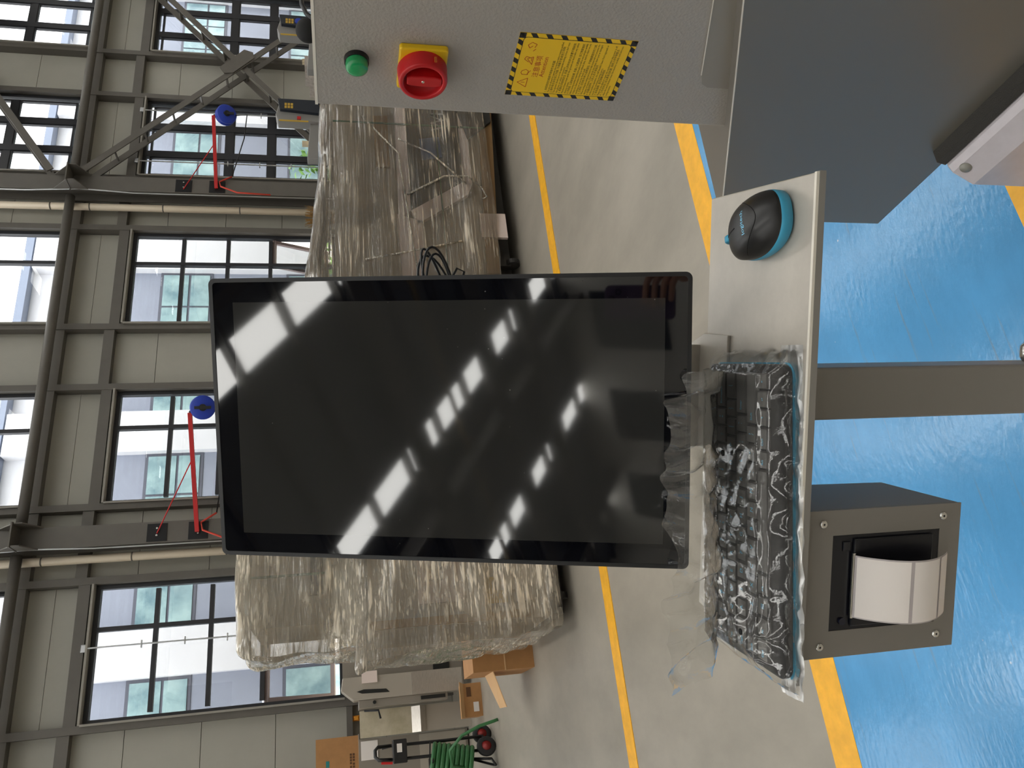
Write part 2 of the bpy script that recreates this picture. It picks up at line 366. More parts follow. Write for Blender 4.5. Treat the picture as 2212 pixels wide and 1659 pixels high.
# ------------------------------------------------------------------ windows
def bars(t, z, name='window_frame', x0=0, x1=0, w=0.05): pass
def window(n, wx, z0, z1, cols, rows, label, thick=0.05, openers=()):
    t = thing(f'window_{n}', label, 'window', (wx, 12.0, z0), kind='structure')
    x0, x1 = wx, wx + WIN_W; y0, y1 = 11.93, 12.02
    part(t, 'window_frame', frame_black, B(x0, x0 + .06, y0, y1, z0, z1)); part(t, 'window_frame', frame_black, B(x1 - .06, x1, y0, y1, z0, z1))
    part(t, 'window_frame', frame_black, B(x0 + .06, x1 - .06, y0, y1, z0, z0 + .06)); part(t, 'window_frame', frame_black, B(x0 + .06, x1 - .06, y0, y1, z1 - .06, z1))
    part(t, 'flashing', trim_pale, B(x0 - .0, x1, 11.80, 11.925, z1 + .002, z1 + .03))
    part(t, 'flashing', trim_pale, B(x0 - .015, x0 + .012, 11.80, 11.925, z0, z1))
    xs = [x0 + .06] + [wx + c for c in cols] + [x1 - .06]; zs = [z0 + .06] + [z for z in rows] + [z1 - .06]
    for c in xs[1:-1]: part(t, 'mullion', frame_black, B(c - thick / 2, c + thick / 2, y0 + .005, y1 - .005, z0 + .06, z1 - .06))
    for r in zs[1:-1]:
        for a, b in zip(xs, xs[1:]):
            part(t, 'transom', frame_black, B(a + thick / 2, b - thick / 2, y0 + .01, y1 - .01, r - thick / 2, r + thick / 2))
    for i, (a, b) in enumerate(zip(xs, xs[1:])):
        for j, (c, d) in enumerate(zip(zs, zs[1:])):
            if (i, j) in openers:
                continue
            part(t, 'pane', pane_m, B(a, b, 11.975, 11.981, c, d))
            if thick > .09:
                mb = MB(); e = .035
                mb.box(a + .05, b - .05, 11.95, 12.0, c + .05, c + .05 + e); mb.box(a + .05, b - .05, 11.95, 12.0, d - .05 - e, d - .05)
                mb.box(a + .05, a + .05 + e, 11.95, 12.0, c + .05 + e, d - .05 - e); mb.box(b - .05 - e, b - .05, 11.95, 12.0, c + .05 + e, d - .05 - e)
                part(t, 'sash', frame_black, mb)
    for (i, j) in openers:         # top-hung sash pushed open outwards
        a, b, c, d = xs[i], xs[i + 1], zs[j], zs[j + 1]; out = 0.34; hgt = (d - c) * .93
        s_ = MB(); q = Vector((0, out, -hgt)).normalized(); top = Vector((0, 12.0, d - .03)); e = .06
        A_ = lambda x, u: Vector((x, 0, 0)) + top + q * u
        mx = mat('pinkish_sash', srgb(150, 134, 132), .4)
        s_.bar(A_(a + .03, 0), A_(a + .03, hgt), e, .05, (0, 1, 0)); s_.bar(A_(b - .03, 0), A_(b - .03, hgt), e, .05, (0, 1, 0)); s_.bar(A_(a, .03), A_(b, .03), .05, e, (0, .3, 1)); s_.bar(A_(a, hgt), A_(b, hgt), .05, e, (0, .3, 1))
        so = part(t, 'open_sash', mx, s_, label='sash pushed open outwards')
        part(so, 'pane', pane_m, MB().prism([A_(a + .05, .04), A_(b - .05, .04), A_(b - .05, hgt), A_(a + .05, hgt)], (0, .005, .002)))
    return t
NAMES = ['just beyond the left edge', 'at the left, with an open lower sash', 'behind the blue reel at the monitor corner', 'above the top right corner of the monitor', 'behind the second blue reel', 'behind the lattice brace at the right', 'beyond the lattice brace']
for k, wx in enumerate(WIN_X):
    if k >= 4: rows, cols, th, op = [2.62, 3.36], [0.58, 1.22], .13, ()
    else: rows, cols, th, op = [2.60, 3.30, 4.02], [1.20], .06, (((0, 0),) if k in (1,) else ())
    if k in (1, 3): rows = [2.60, 3.30, 4.02]; cols = [1.20]; th = .06; op = ((0, 0),) if k == 1 else ((1, 0),)
    window(2 * k + 1, wx, LOW_Z[0], LOW_Z[1], cols, rows, 'lower row window ' + NAMES[k], th, op)
    window(2 * k + 2, wx, UP_Z[0], UP_Z[1], [0.60, 1.22] if k >= 4 else [1.20], [7.0] , 'upper row window ' + NAMES[k].replace('with an open lower sash', 'above the open sash'), .12 if k >= 4 else .06)

# ------------------------------------------------------------------ steel frame of the hall
def column(x, label):
    t = thing('steel_column', label, 'column', (x, 11.65, 0), group='steel columns of the hall')
    part(t, 'flange', steel, B(x - .15, x + .15, 11.50, 11.52, 0, ROOF - .2)); part(t, 'flange', steel, B(x - .15, x + .15, 11.78, 11.80, 0, ROOF - .2))
    part(t, 'web', steel, B(x - .01, x + .01, 11.52, 11.78, 0, ROOF - .2))
    for dx in (-.16, .16):
        part(t, 'gusset', steel, MB().prism([(x + dx, 11.50, 5.45), (x + dx, 11.22, 5.62), (x + dx, 11.22, 5.72), (x + dx, 11.50, 6.02)], (-.015 if dx > 0 else .015, 0, 0)))
    part(t, 'bracket_plate', steel, B(x - .17, x + .17, 11.20, 11.50, 5.73, 5.75))
    for z in (3.46, 4.0):
        p = part(t, 'pad_plate', dark_metal, B(x - .13, x + .12, 11.49, 11.50, z - .13, z + .13))
        for dx in (-.05, .05): part(p, 'bolt', chrome, C_((x + dx, 11.47, z), (x + dx, 11.49, z), .014, n=8))
    mb = MB(); mb.tube([(x - .17, 11.52, .3), (x - .17, 11.52, 4.8), (x - .15, 11.47, 5.6), (x - .165, 11.52, 6.4), (x - .17, 11.52, 8.6)], .012)
    part(t, 'conduit', galv, mb, True)
    return t
column(3.17, 'grey steel column behind the top left corner of the monitor')
column(9.18, 'grey steel column where the lattice brace begins')
for xa, xb, lb in ((3.35, 9.0, 'round grey strut running between the two steel columns'), (9.36, 16.0, 'round grey strut right of the braced column'), (-4, 2.99, 'round grey strut at the far left')):
    solo(C_((xa, 11.64, 5.78), (xb, 11.64, 5.78), .072, n=20), 'strut', steel, lb, 'strut', (xa, 11.64, 5.78), smooth=True)
def brace(t, p, q):
    p, q = Vector(p), Vector(q); d = q - p
    for dy in (-.15, .13):
        o = Vector((0, dy, 0)); part(t, 'chord', steel, MB().bar(p + o, q + o, .02, .11, (0, 0, 1)).bar(p + o + Vector((0, .03, 0)), q + o + Vector((0, .03, 0)), .07, .012, (0, 0, 1)))
    n_ = int(d.length / .62)
    for k in range(1, n_):
        c = p + d * (k / n_); part(t, 'batten', steel, MB().bar(c + Vector((0, -.15, 0)), c + Vector((0, .16, 0)), .05, .012, d))
t = thing('cross_brace', 'grey lattice cross brace between the columns at the upper right', 'brace', (12.1, 11.62, .35))
brace(t, (9.40, 11.60, 5.58), (14.9, 11.60, .35)); brace(t, (14.9, 11.63, 5.58), (9.40, 11.63, .95))
part(t, 'cross_plate', steel, MB().prism([(11.74, 11.42, 3.44), (11.88, 11.42, 3.52), (12.36, 11.42, 3.10), (12.30, 11.42, 2.94), (12.16, 11.42, 2.92), (11.76, 11.42, 3.28)], (0, .02, 0)))
t = thing('upper_brace', 'grey lattice brace above the round strut in the top corner', 'brace', (9.4, 11.62, 6.05)); brace(t, (9.40, 11.62, 6.08), (13.4, 11.62, 8.7))
cream = mat('cream_pvc', srgb(226, 212, 190), .4)
for px, lb in ((8.90, 'cream plastic downpipe beside the braced column'), (2.92, 'cream plastic downpipe beside the column behind the monitor')):
    t = thing('downpipe', lb, 'pipe', (px, 11.8, 0), group='cream downpipes')
    part(t, 'pipe_run', cream, C_((px, 11.78, 0), (px, 11.78, ROOF - .1), .06, n=20), True)
    for z in (1.9, 3.1, 4.35, 5.5, 6.1, 7.3): part(t, 'coupling', mat('pipe_joint', srgb(110, 104, 96), .5), C_((px, 11.78, z), (px, 11.78, z + .02), .0625, n=20), True)

blue_plastic = mat('blue_plastic', srgb(32, 62, 176), .35); red_paint = mat('red_paint', srgb(196, 34, 36), .4)
black_plastic = mat('black_plastic', srgb(22, 22, 24), .4)
def reel(root, tip, c, ax, label, up):
    t = thing('hose_reel', label, 'hose reel', root, group='blue hose reels on red arms')
    part(t, 'arm', red_paint, MB().bar(root, tip, .05, .055)); root, tip, c, ax = Vector(root), Vector(tip), Vector(c), Vector(ax).normalized()
    part(t, 'tie_rod', red_paint, C_(Vector(up), root.lerp(tip, .62), .008, n=6))
    d = part(t, 'drum', blue_plastic, MB().lathe([(0, -.07), (.16, -.07), (.17, -.055), (.17, -.03), (.155, -.02), (.155, .02), (.17, .03), (.17, .055), (.15, .07), (0, .07)], c, ax, 28), True)
    part(t, 'hub', black_plastic, C_(c - ax * .09, c + ax * .09, .05, n=20)); part(t, 'cross_bar', black_plastic, MB().bar(c + ax * .085 + Vector((0, 0, -.11)), c + ax * .085 + Vector((0, 0, .11)), .04, .02, ax))
    part(t, 'hanger', dark_metal, MB().bar(tip, c + Vector((0, 0, .12)), .03, .03))
    h = [c + Vector((.0, 0, -.15)), c + Vector((.02, -.01, -.35)), c.lerp(root, .3) + Vector((0, 0, -.35)), root + Vector((.25, -.02, -.25)), root + Vector((.05, -.03, -.15)), root + Vector((-.15, -.05, -.6))]
    part(t, 'hose', mat('black_rubber', srgb(30, 28, 28), .5), MB().tube(h[:4], .01), True)
    part(t, 'air_hose', mat('orange_hose', srgb(214, 70, 52), .45), MB().tube([root + Vector((.25, -.02, -.25)), root + Vector((.12, -.03, -.05)), root + Vector((0, -.06, -.08)), root + Vector((-.12, -.06, -.35)), root + Vector((-.14, -.05, -.9))], .014), True)
reel((9.12, 11.47, 3.47), (10.3, 11.0, 3.50), (10.33, 11.0, 3.30), (-.25, -.75, -.35), 'blue hose reel with black hub on a red arm above the film-wrapped machine', (9.1, 11.49, 4.0))
_c = atY(438, 880, 10.7)
reel((3.14, 11.47, 3.47), (4.62, 10.7, 3.52), tuple(_c), (-.42, -.9, -.15), 'blue hose reel with black hub on a red arm at the monitor top edge', (3.15, 11.49, 4.0))

# ------------------------------------------------------------------ neighbouring building
fac_white = mat('facade_white', srgb(226, 226, 230), .6, var=.03, vscale=.6); fac_grey = mat('facade_grey', srgb(150, 156, 172), .5, var=.06, vscale=.8)
fac_glass = mat('facade_glass', srgb(186, 214, 214), .08, var=.25, vscale=1.1, col2=srgb(120, 150, 160)); fac_frame = mat('facade_frame', srgb(96, 98, 110), .5)
FY = 20.0
bd = thing('building', 'pale building with grey window bays seen through the hall windows', 'building', (12, FY, 0))
part(bd, 'wall', fac_white, B(-14, 40, FY + .25, FY + 8, 0, 9.7)); part(bd, 'parapet', mat('parapet', srgb(140, 150, 170), .5), B(-14, 40, FY - .1, FY + .3, 9.55, 9.75))
for k in range(-2, 7):
    c = 2.72 + 5.4 * k
    part(bd, 'pier', fac_white, B(c - .55, c + .55, FY - .12, FY + .25, 0, 9.5))
    for z0, z1 in ((.9, 2.9), (4.9, 6.28)):
        a, b = c + .55, c + 4.85
        part(bd, 'grey_panel', fac_grey, B(a, b, FY + .12, FY + .25, z1, z1 + .9 if z1 > 5 else 4.9))
        w = part(bd, 'window', fac_frame, B(a, b, FY + .10, FY + .25, z0, z1))
        nx = 4; dx = (b - a - .1) / nx
        for i in range(nx):
            for zz0, zz1 in ((z0 + .08, z0 + (z1 - z0) * .42), (z0 + (z1 - z0) * .42 + .06, z1 - .08)):
                part(w, 'pane', fac_glass, B(a + .05 + i * dx + .03, a + .05 + (i + 1) * dx - .03, FY + .08, FY + .10, zz0, zz1))
    for z in (7.5, 8.6): part(bd, 'panel_joint', fac_frame, B(c + .56, c + 4.84, FY + .235, FY + .252, z, z + .02))
leaf = mat('leaf_green', srgb(120, 165, 80), .6, var=.35, vscale=9)
for k, (x, y, z, r) in enumerate(((10.4, 16.2, 1.3, .9), (7.6, 17.0, 1.5, .8), (13.6, 16.5, 1.6, 1.0))):
    t = thing('shrub', ['round green shrub outside behind the second window', 'small green shrub outside low in the middle window', 'large green shrub outside at the right'][k], 'shrub', (x, y, 0), group='shrubs between the buildings')
    mb = MB(); rr = random.Random(k)
    for i in range(420):
        d = Vector((rr.gauss(0, 1), rr.gauss(0, 1), rr.gauss(0, 1))).normalized() * r * rr.uniform(.55, 1); c = Vector((x, y, z)) + d
        a = Vector((rr.gauss(0, 1), rr.gauss(0, 1), rr.gauss(0, 1))).normalized() * .1; b = a.cross(d).normalized() * .05
        mb.add([c - a, c + b, c + a, c - b], [(0, 1, 2, 3)])
    part(t, 'foliage', leaf, mb); part(t, 'stem', mat('bark', srgb(90, 70, 50), .8), C_((x, y, 0), (x, y, z), .05, .03))
# ================================================================== operator stand (frame: a right, b back)
grey_paint = mat('warm_grey_paint', srgb(186, 179, 168), .30, .2, var=.05, vscale=30, bump=.12, bscale=700, dist=.0004)
post_grey = mat('post_grey_paint', srgb(140, 136, 131), .42, .1, bump=.05, bscale=900, dist=.0003)
box_grey = mat('printer_box_grey', srgb(130, 125, 119), .5, .1, bump=.15, bscale=900, dist=.0003)
edge_white = mat('pale_edge', srgb(232, 226, 214), .5, .2)  # even pale tone for thin strips along the lip and panel edges
st = thing('operator_stand', 'grey metal stand with shelf and square post under the monitor', 'stand', (-.115, .85, 0), M_SHELF)
SZ = 1.05
part(st, 'shelf', grey_paint, B(-.393, .119, .688, .905, SZ - .003, SZ), bevel=.0012)
part(st, 'front_lip', edge_white, B(-.393, .119, .685, .6885, SZ - .0015, SZ + .0015))
part(st, 'lip_face', post_grey, B(-.396, .120, .6848, .688, SZ - .0085, SZ - .0015))
part(st, 'side_lip', grey_paint, B(.1165, .119, .69, .903, SZ - .008, SZ - .003))
part(st, 'post', post_grey, B(-.146, -.083, .825, .885, .012, SZ - .003), bevel=.003)
part(st, 'base_plate', post_grey, B(-.40, .16, .62, 1.10, .004, .014), bevel=.003)
mb = MB(); mb.prism([(-.19, .845, SZ), (-.045, .845, SZ), (-.045, .906, SZ), (-.06, .945, SZ), (-.19, .945, SZ)], (0, 0, .004)); mb.box(-.19, -.06, .915, .921, SZ, 1.30)
part(st, 'monitor_bracket', grey_paint, mb, bevel=.001)
part(st, 'bracket_arm', post_grey, MB().bar((-.13, .92, 1.28), (-.135, .885, 1.36), .10, .02, (1, 0, 0)))
kn = part(st, 'clamp_knob', chrome, MB().lathe([(0, 0), (.02, 0), (.024, .006), (.024, .02), (.018, .028), (.008, .03), (0, .03)], (-.083, .855, .60), (1, 0, 0), 20), True)
part(st, 'cable_cover', mat('white_plastic', srgb(225, 222, 216), .4), B(-.185, -.147, .83, .87, .50, .598), bevel=.006)

# ------------------------------------------------------------------ monitor
TLv, TRv, BRv = Vector((.235, .956, 1.634)), Vector((.505, .793, 1.639)), Vector((.417, .637, 1.14)); BLv = Vector((.147, .8, 1.136))
mw = (TRv - TLv + BRv - BLv).normalized(); mh = (TRv - BRv + TLv - BLv); mh = (mh - mw * mh.dot(mw)).normalized(); mn = mw.cross(mh)   # mn points to the viewer
mc = (TLv + TRv + BRv + BLv) / 4
FM = Matrix((mw, mh, mn)).transposed().to_4x4(); FM.translation = mc
HW, HH = .1585, .265
def rr_poly(hw, hh, r, n=6, cx=0, cy=0):
    out = []
    for (sx, sy, a0) in ((1, 1, 0), (-1, 1, 90), (-1, -1, 180), (1, -1, 270)):
        for k in range(n + 1):
            a = R_(a0 + 90 * k / n); out.append((cx + sx * (hw - r) + r * math.cos(a), cy + sy * (hh - r) + r * math.sin(a)))
    return out
def dusty(name, col, rough, coat):
    m = mat(name, col, rough, coat=coat, spec=.75); n, l = m.node_tree.nodes, m.node_tree.links; p = n['Principled BSDF']
    tc = n.new('ShaderNodeTexCoord'); v = n.new('ShaderNodeTexVoronoi'); v.inputs['Scale'].default_value = 70
    l.new(tc.outputs['Object'], v.inputs['Vector'])
    w = n.new('ShaderNodeTexNoise'); w.inputs['Scale'].default_value = 9; l.new(tc.outputs['Object'], w.inputs['Vector'])
    r = n.new('ShaderNodeMapRange'); r.inputs['From Min'].default_value = .055; r.inputs['From Max'].default_value = .03; l.new(v.outputs['Distance'], r.inputs['Value'])
    r2 = n.new('ShaderNodeMapRange'); r2.inputs['From Min'].default_value = .5; r2.inputs['From Max'].default_value = .6; r2.inputs['To Max'].default_value = .5; l.new(w.outputs['Fac'], r2.inputs['Value'])
    mu = n.new('ShaderNodeMath'); mu.operation = 'MULTIPLY'; l.new(r.outputs[0], mu.inputs[0]); l.new(r2.outputs[0], mu.inputs[1])
    x = n.new('ShaderNodeMixRGB'); x.inputs['Color1'].default_value = col; x.inputs['Color2'].default_value = (.35, .35, .34, 1)
    l.new(mu.outputs[0], x.inputs['Fac']); l.new(x.outputs[0], p.inputs['Base Color'])
    return m
mo = thing('monitor', 'large black portrait touchscreen monitor with glossy dark screen', 'monitor', (0, 0, 0), FM)
part(mo, 'housing', mat('monitor_housing', srgb(20, 20, 22), .45), MB().prism([(x, y, -.036) for x, y in rr_poly(HW, HH, .007)], (0, 0, .036)), bevel=.0015)
part(mo, 'rear_shell', black_plastic, B(-.12, .12, -.20, .20, -.06, -.036), bevel=.006)
outer, inner = rr_poly(HW, HH, .007), rr_poly(HW - .0045, HH - .0045, .004)
N_ = len(outer); mb = MB(); mb.add([(x, y, 0) for x, y in outer] + [(x, y, 0) for x, y in inner] + [(x, y, .0018) for x, y in outer] + [(x, y, .0018) for x, y in inner],
    [f for k in range(N_) for j in [(k + 1) % N_] for f in ((k, j, 2 * N_ + j, 2 * N_ + k), (N_ + k, N_ + j, 3 * N_ + j, 3 * N_ + k), (2 * N_ + k, 2 * N_ + j, 3 * N_ + j, 3 * N_ + k), (k, j, N_ + j, N_ + k))])
part(mo, 'frame_rim', mat('rim_black', srgb(16, 16, 18), .35), mb)
gl = part(mo, 'front_glass', dusty('bezel_glass', (.0022, .0024, .004, 1), .03, 0.0), MB().prism([(x, y, .0002) for x, y in inner], (0, 0, .001)))
part(mo, 'display', dusty('display_glass', (.024, .024, .023, 1), .04, 0.0), B(-.1318, .1318, -.2375, .2375, .0012, .0014))

# cables behind the monitor
blk = mat('cable_black', srgb(18, 18, 20), .35)
cb = thing('cable_coil', 'loose loop of thin black cable sticking out behind the monitor', 'cable', (.03, .99, 1.37), M_SHELF)
for k, (ex, ez, w, tl) in enumerate(((.060, 1.383, .020, 0), (.052, 1.378, .017, .4), (.058, 1.392, .012, -.3), (.050, 1.388, .022, .2))):
    pts = []
    for i in range(17):
        a = math.pi * i / 16; pts.append((-.01 + (ex + .01) * math.sin(a), .985 + .006 * k, 1.372 + (w * math.cos(a)) + (ez - 1.372) * math.sin(a)))
    part(cb, 'cable_loop', blk, MB().tube(pts, .0016), True)
part(cb, 'cable_loop', blk, MB().tube([(-.01, .985, 1.366), (.02, .985, 1.36), (.034, .985, 1.352), (.030, .985, 1.343), (.0, .985, 1.35)], .0016), True)

# ------------------------------------------------------------------ label printer in its box
pb = thing('label_printer', 'grey metal box with a black label printer hanging under the shelf', 'printer', (-.30, .75, .853), M_SHELF)
P0, P1, Q0, Q1 = -.377, -.218, .851, 1.0455
hs = MB(); hs.prism([(P1, .7015, Q1), (P1, .7015, Q0), (P1, .80, .872), (P1, .812, Q1)], (P0 - P1, 0, 0)); part(pb, 'housing', box_grey, hs, bevel=.002)
fr = MB(); fr.box(P0, P1, .6995, .7015, Q0, .876); fr.box(P0, P1, .6995, .7015, 1.004, Q1); fr.box(P0, -.348, .6995, .7015, .876, 1.004); fr.box(-.245, P1, .6995, .7015, .876, 1.004)
fp = part(pb, 'front_plate', box_grey, fr)
for x, z in ((-.232, 1.016), (-.231, .873), (-.362, .873), (-.364, 1.014)):
    s_ = part(pb, 'screw', chrome, MB().lathe([(.0012, .002), (.003, .0024), (.0042, .0015), (.0046, 0)], (x, .6995, z), (0, -1, 0), 16), True)
    part(s_, 'hex_socket', dark_metal, C_((x, .6994, z), (x, .6976, z), .0022, n=6))
prb = mat('printer_black', srgb(10, 11, 20), .35)
part(pb, 'printer_body', prb, B(-.3475, -.2455, .7002, .7012, .8765, 1.0035))
part(pb, 'printer_door', prb, B(-.344, -.249, .697, .7002, .885, .980), bevel=.002)
part(pb, 'release_button', mat('button_dark', srgb(26, 27, 34), .3), B(-.262, -.252, .6985, .7002, .983, .992), bevel=.001)
part(pb, 'status_button', mat('button_dark2', srgb(18, 20, 40), .3), C_((-.338, .7002, .989), (-.338, .698, .989), .004, n=16))
part(pb, 'tear_bar', chrome, B(-.334, -.264, .6955, .6975, .979, .982))
def paper(x0, x1, u0, u1, lift):
    vs = []; n = 24
    for i in range(n + 1):
        u = u0 + (u1 - u0) * i / n; z = .981 - .105 * u - .0; y = .6968 - .030 * math.sin(math.pi * min(1, u * .92)) ** .8 - lift
        vs += [(x0, y, z), (x1, y, z)]
    return MB().add(vs, [(2 * i, 2 * i + 1, 2 * i + 3, 2 * i + 2) for i in range(n)])
backing = mat('label_backing', srgb(188, 180, 180), .5); lab_w = mat('label_white', srgb(236, 229, 224), .55)
pp = part(pb, 'label_strip', backing, paper(-.333, -.266, .0, 1.0, 0), True)
for u0, u1 in ((.02, .44), (.475, .80), (.83, 1.0)): part(pp, 'blank_label', lab_w, paper(-.3315, -.2675, u0, u1, .0005), True)

# ------------------------------------------------------------------ mouse
kb_black = mat('keyboard_black', srgb(70, 68, 67), .45); cyan = mat('cyan_plastic', srgb(62, 160, 196), .4); cyan_ink = mat('cyan_print', srgb(140, 220, 255), .5)
ms = thing('computer_mouse', 'black cordless mouse with cyan base band and scroll wheel on the shelf', 'mouse', (0, 0, 0), M_SHELF @ Matrix.Translation((.0735, .770, SZ)) @ Matrix.Rotation(R_(15), 4, 'Z'))
OFF[ms.name] = Vector()
def foot(t, s=1.0):   # outline: broad tail, narrower nose
    c, sn = math.cos(t), math.sin(t); e = .80
    x = .0325 * math.copysign(abs(c) ** e, c); y = .0505 * math.copysign(abs(sn) ** e, sn)
    x *= 1 - .10 * (y / .05) * (1 if y > 0 else .35); return x * s, y * s
def mz(x, y):
    tx = x / .0325; ty = y / .0505
    q = max(0.0, 1 - abs(tx) ** 2.6 - (abs(ty) ** 2.4 if ty < 0 else abs(ty) ** 2.2) * .96)
    return .011 + .0265 * q ** .55 * (1 - .16 * ty)
def mouse_dome():
    mb = MB(); n, rings = 64, 22; vs = [(0, 0, mz(0, 0))]; fs = []
    for r in range(1, rings + 1):
        s = math.sin(math.pi / 2 * r / rings) ** .9
        for k in range(n):
            x, y = foot(2 * math.pi * k / n, s); vs.append((x, y, mz(x * .985, y * .985) if r < rings else .0105))
    for k in range(n): fs.append((0, 1 + k, 1 + (k + 1) % n))
    for r in range(rings - 1):
        for k in range(n): a = 1 + r * n + k; b = 1 + r * n + (k + 1) % n; fs.append((a, b, b + n, a + n))
    return mb.add(vs, fs)
part(ms, 'top_shell', mat('mouse_black', srgb(32, 31, 31), .36), mouse_dome(), True)
mb = MB(); n = 64; vs = []
for z, s in ((.0005, .92), (.003, 1.0), (.0075, 1.012), (.0115, 1.0), (.012, .97)):
    for k in range(n): x, y = foot(2 * math.pi * k / n, s); vs.append((x, y, z + (.004 * max(0, min(1, (-y - .005) / .04)) if z > .005 else 0)))
mb.add(vs, [(i * n + k, i * n + (k + 1) % n, (i + 1) * n + (k + 1) % n, (i + 1) * n + k) for i in range(4) for k in range(n)])
part(ms, 'base_band', cyan, mb, True)
seam = [(x, y, mz(x, y) + .0002) for x, y in [(.0288 * k / 20, -.033 + .040 * (k / 20) ** 2) for k in range(-20, 21)]]
part(ms, 'seam', mat('gap_black', (.002, .002, .002, 1), .8), MB().tube(seam, .00045, 6), True)
part(ms, 'button_split', MATS['gap_black'], MB().tube([(0, y / 1000, mz(0, y / 1000) + .0001) for y in range(6, 36, 2)], .0006, 6), True)
part(ms, 'scroll_wheel', cyan, MB().lathe([(0, -.0042), (.006, -.0042), (.0075, -.003), (.0078, 0), (.0075, .003), (.006, .0042), (0, .0042)], (0, .0395, mz(0, .0395) - .0035), (1, 0, 0), 24), True)
lg = text_mesh('logitech', .0082, 'CENTER', 0.0).copy(); lg.materials.clear(); lg.materials.append(cyan_ink)
for v in lg.vertices: x, y = v.co.x, v.co.y - .011; v.co = (x, y, mz(x, y) + .00025)
lo = bpy.data.objects.new('maker_print', lg); COL.objects.link(lo); lo.parent = ms

# ------------------------------------------------------------------ keyboard
KW, KD = .322, .152
KM = M_SHELF @ Matrix.Translation((-.233, .767, SZ + .003)) @ Matrix.Rotation(R_(4.6), 4, 'Z') @ Matrix.Rotation(R_(2.5), 4, 'X')
kb = thing('keyboard', 'compact black keyboard with cyan legends inside the clear bag', 'keyboard', (0, 0, 0), KM); OFF[kb.name] = Vector()
part(kb, 'case', kb_black, MB().prism([(x, y, .006) for x, y in rr_poly(KW / 2, KD / 2, .012)], (0, 0, .009)), bevel=.002)
part(kb, 'cyan_rim', cyan, MB().prism([(x, y, 0) for x, y in rr_poly(KW / 2 + .0015, KD / 2 + .0015, .013)], (0, 0, .006)))
u = (KW - .018) / 15.0; keymat = mat('key_black', srgb(128, 125, 122), .45)
rows = [
 [('Esc', 1.07)] + [(f'F{i}', 1.07) for i in range(1, 13)] + [('Delete', 1.09)],
 [('`', 1)] + [(c, 1) for c in '1234567890-='] + [('Backspace', 2)],
 [('Tab', 1.5)] + [(c, 1) for c in 'QWERTYUIOP[]'] + [('\\', 1.5)],
 [('Caps', 1.75)] + [(c, 1) for c in "ASDFGHJKL;'"] + [('Enter', 2.25)],
 [('Shift', 2.25)] + [(c, 1) for c in 'ZXCVBNM,./'] + [('Shift', 2.75)],
 [('Ctrl', 1.25), ('Fn', 1.1), ('\u229e', 1.1), ('Alt', 1.15), (' ', 5.4), ('Alt', 1.0), ('Ctrl', 1.2), ('\u25c2', .95), ('\u25b4\u25be', .95), ('\u25b8', .9)]]
SH = {'`': '~', '1': '!', '2': '@', '3': '#', '4': '$', '5': '%', '6': '^', '7': '&', '8': '*', '9': '(', '0': ')', '-': '_', '=': '+', '[': '{', ']': '}', '\\': '|', ';': ':', "'": '"', ',': '<', '.': '>', '/': '?'}
y = KD / 2 - .012; key_cache = {}
for ri, row in enumerate(rows):
    hgt = .0125 if ri == 0 else .0205; x = -KW / 2 + .009
    for s, w in row:
        wd = w * u; ck = (round(wd, 5), hgt)
        if ck not in key_cache:
            b0, b1 = (wd - .0016) / 2, (hgt - .0016) / 2; t0, t1 = b0 - .0012, b1 - .0012
            key_cache[ck] = MB().hexa([(-b0, -b1, 0), (b0, -b1, 0), (b0, b1, 0), (-b0, b1, 0), (-t0, -t1, .0042), (t0, -t1, .0042), (t0, t1, .0042), (-t0, t1, .0042)])
            o = key_cache[ck].build('key', keymat, kb); key_cache[ck] = o.data
        else:
            o = bpy.data.objects.new('key', key_cache[ck]); COL.objects.link(o); o.parent = kb
        o.location = (x + wd / 2, y - hgt / 2, .0147); OFF[o.name] = Vector()
        if s.strip():
            sz = .0048 if len(s) > 1 else .0072
            if ri == 0: sz = .0036
            if s in SH:
                lettering(o, 'legend', SH[s] + '\n' + s, .0052, cyan_ink, (0, 0, .0043), (1, 0, 0), (0, 1, 0))
            elif len(s) > 1 and s[0].isalpha(): lettering(o, 'legend', s, sz, cyan_ink, (-wd / 2 + .0045, sz * .5 if ri else sz * .4, .0043), (1, 0, 0), (0, 1, 0), 'LEFT')
            else: lettering(o, 'legend', s, sz, cyan_ink, (0, 0, .0043), (1, 0, 0), (0, 1, 0))
        x += wd
    y -= hgt

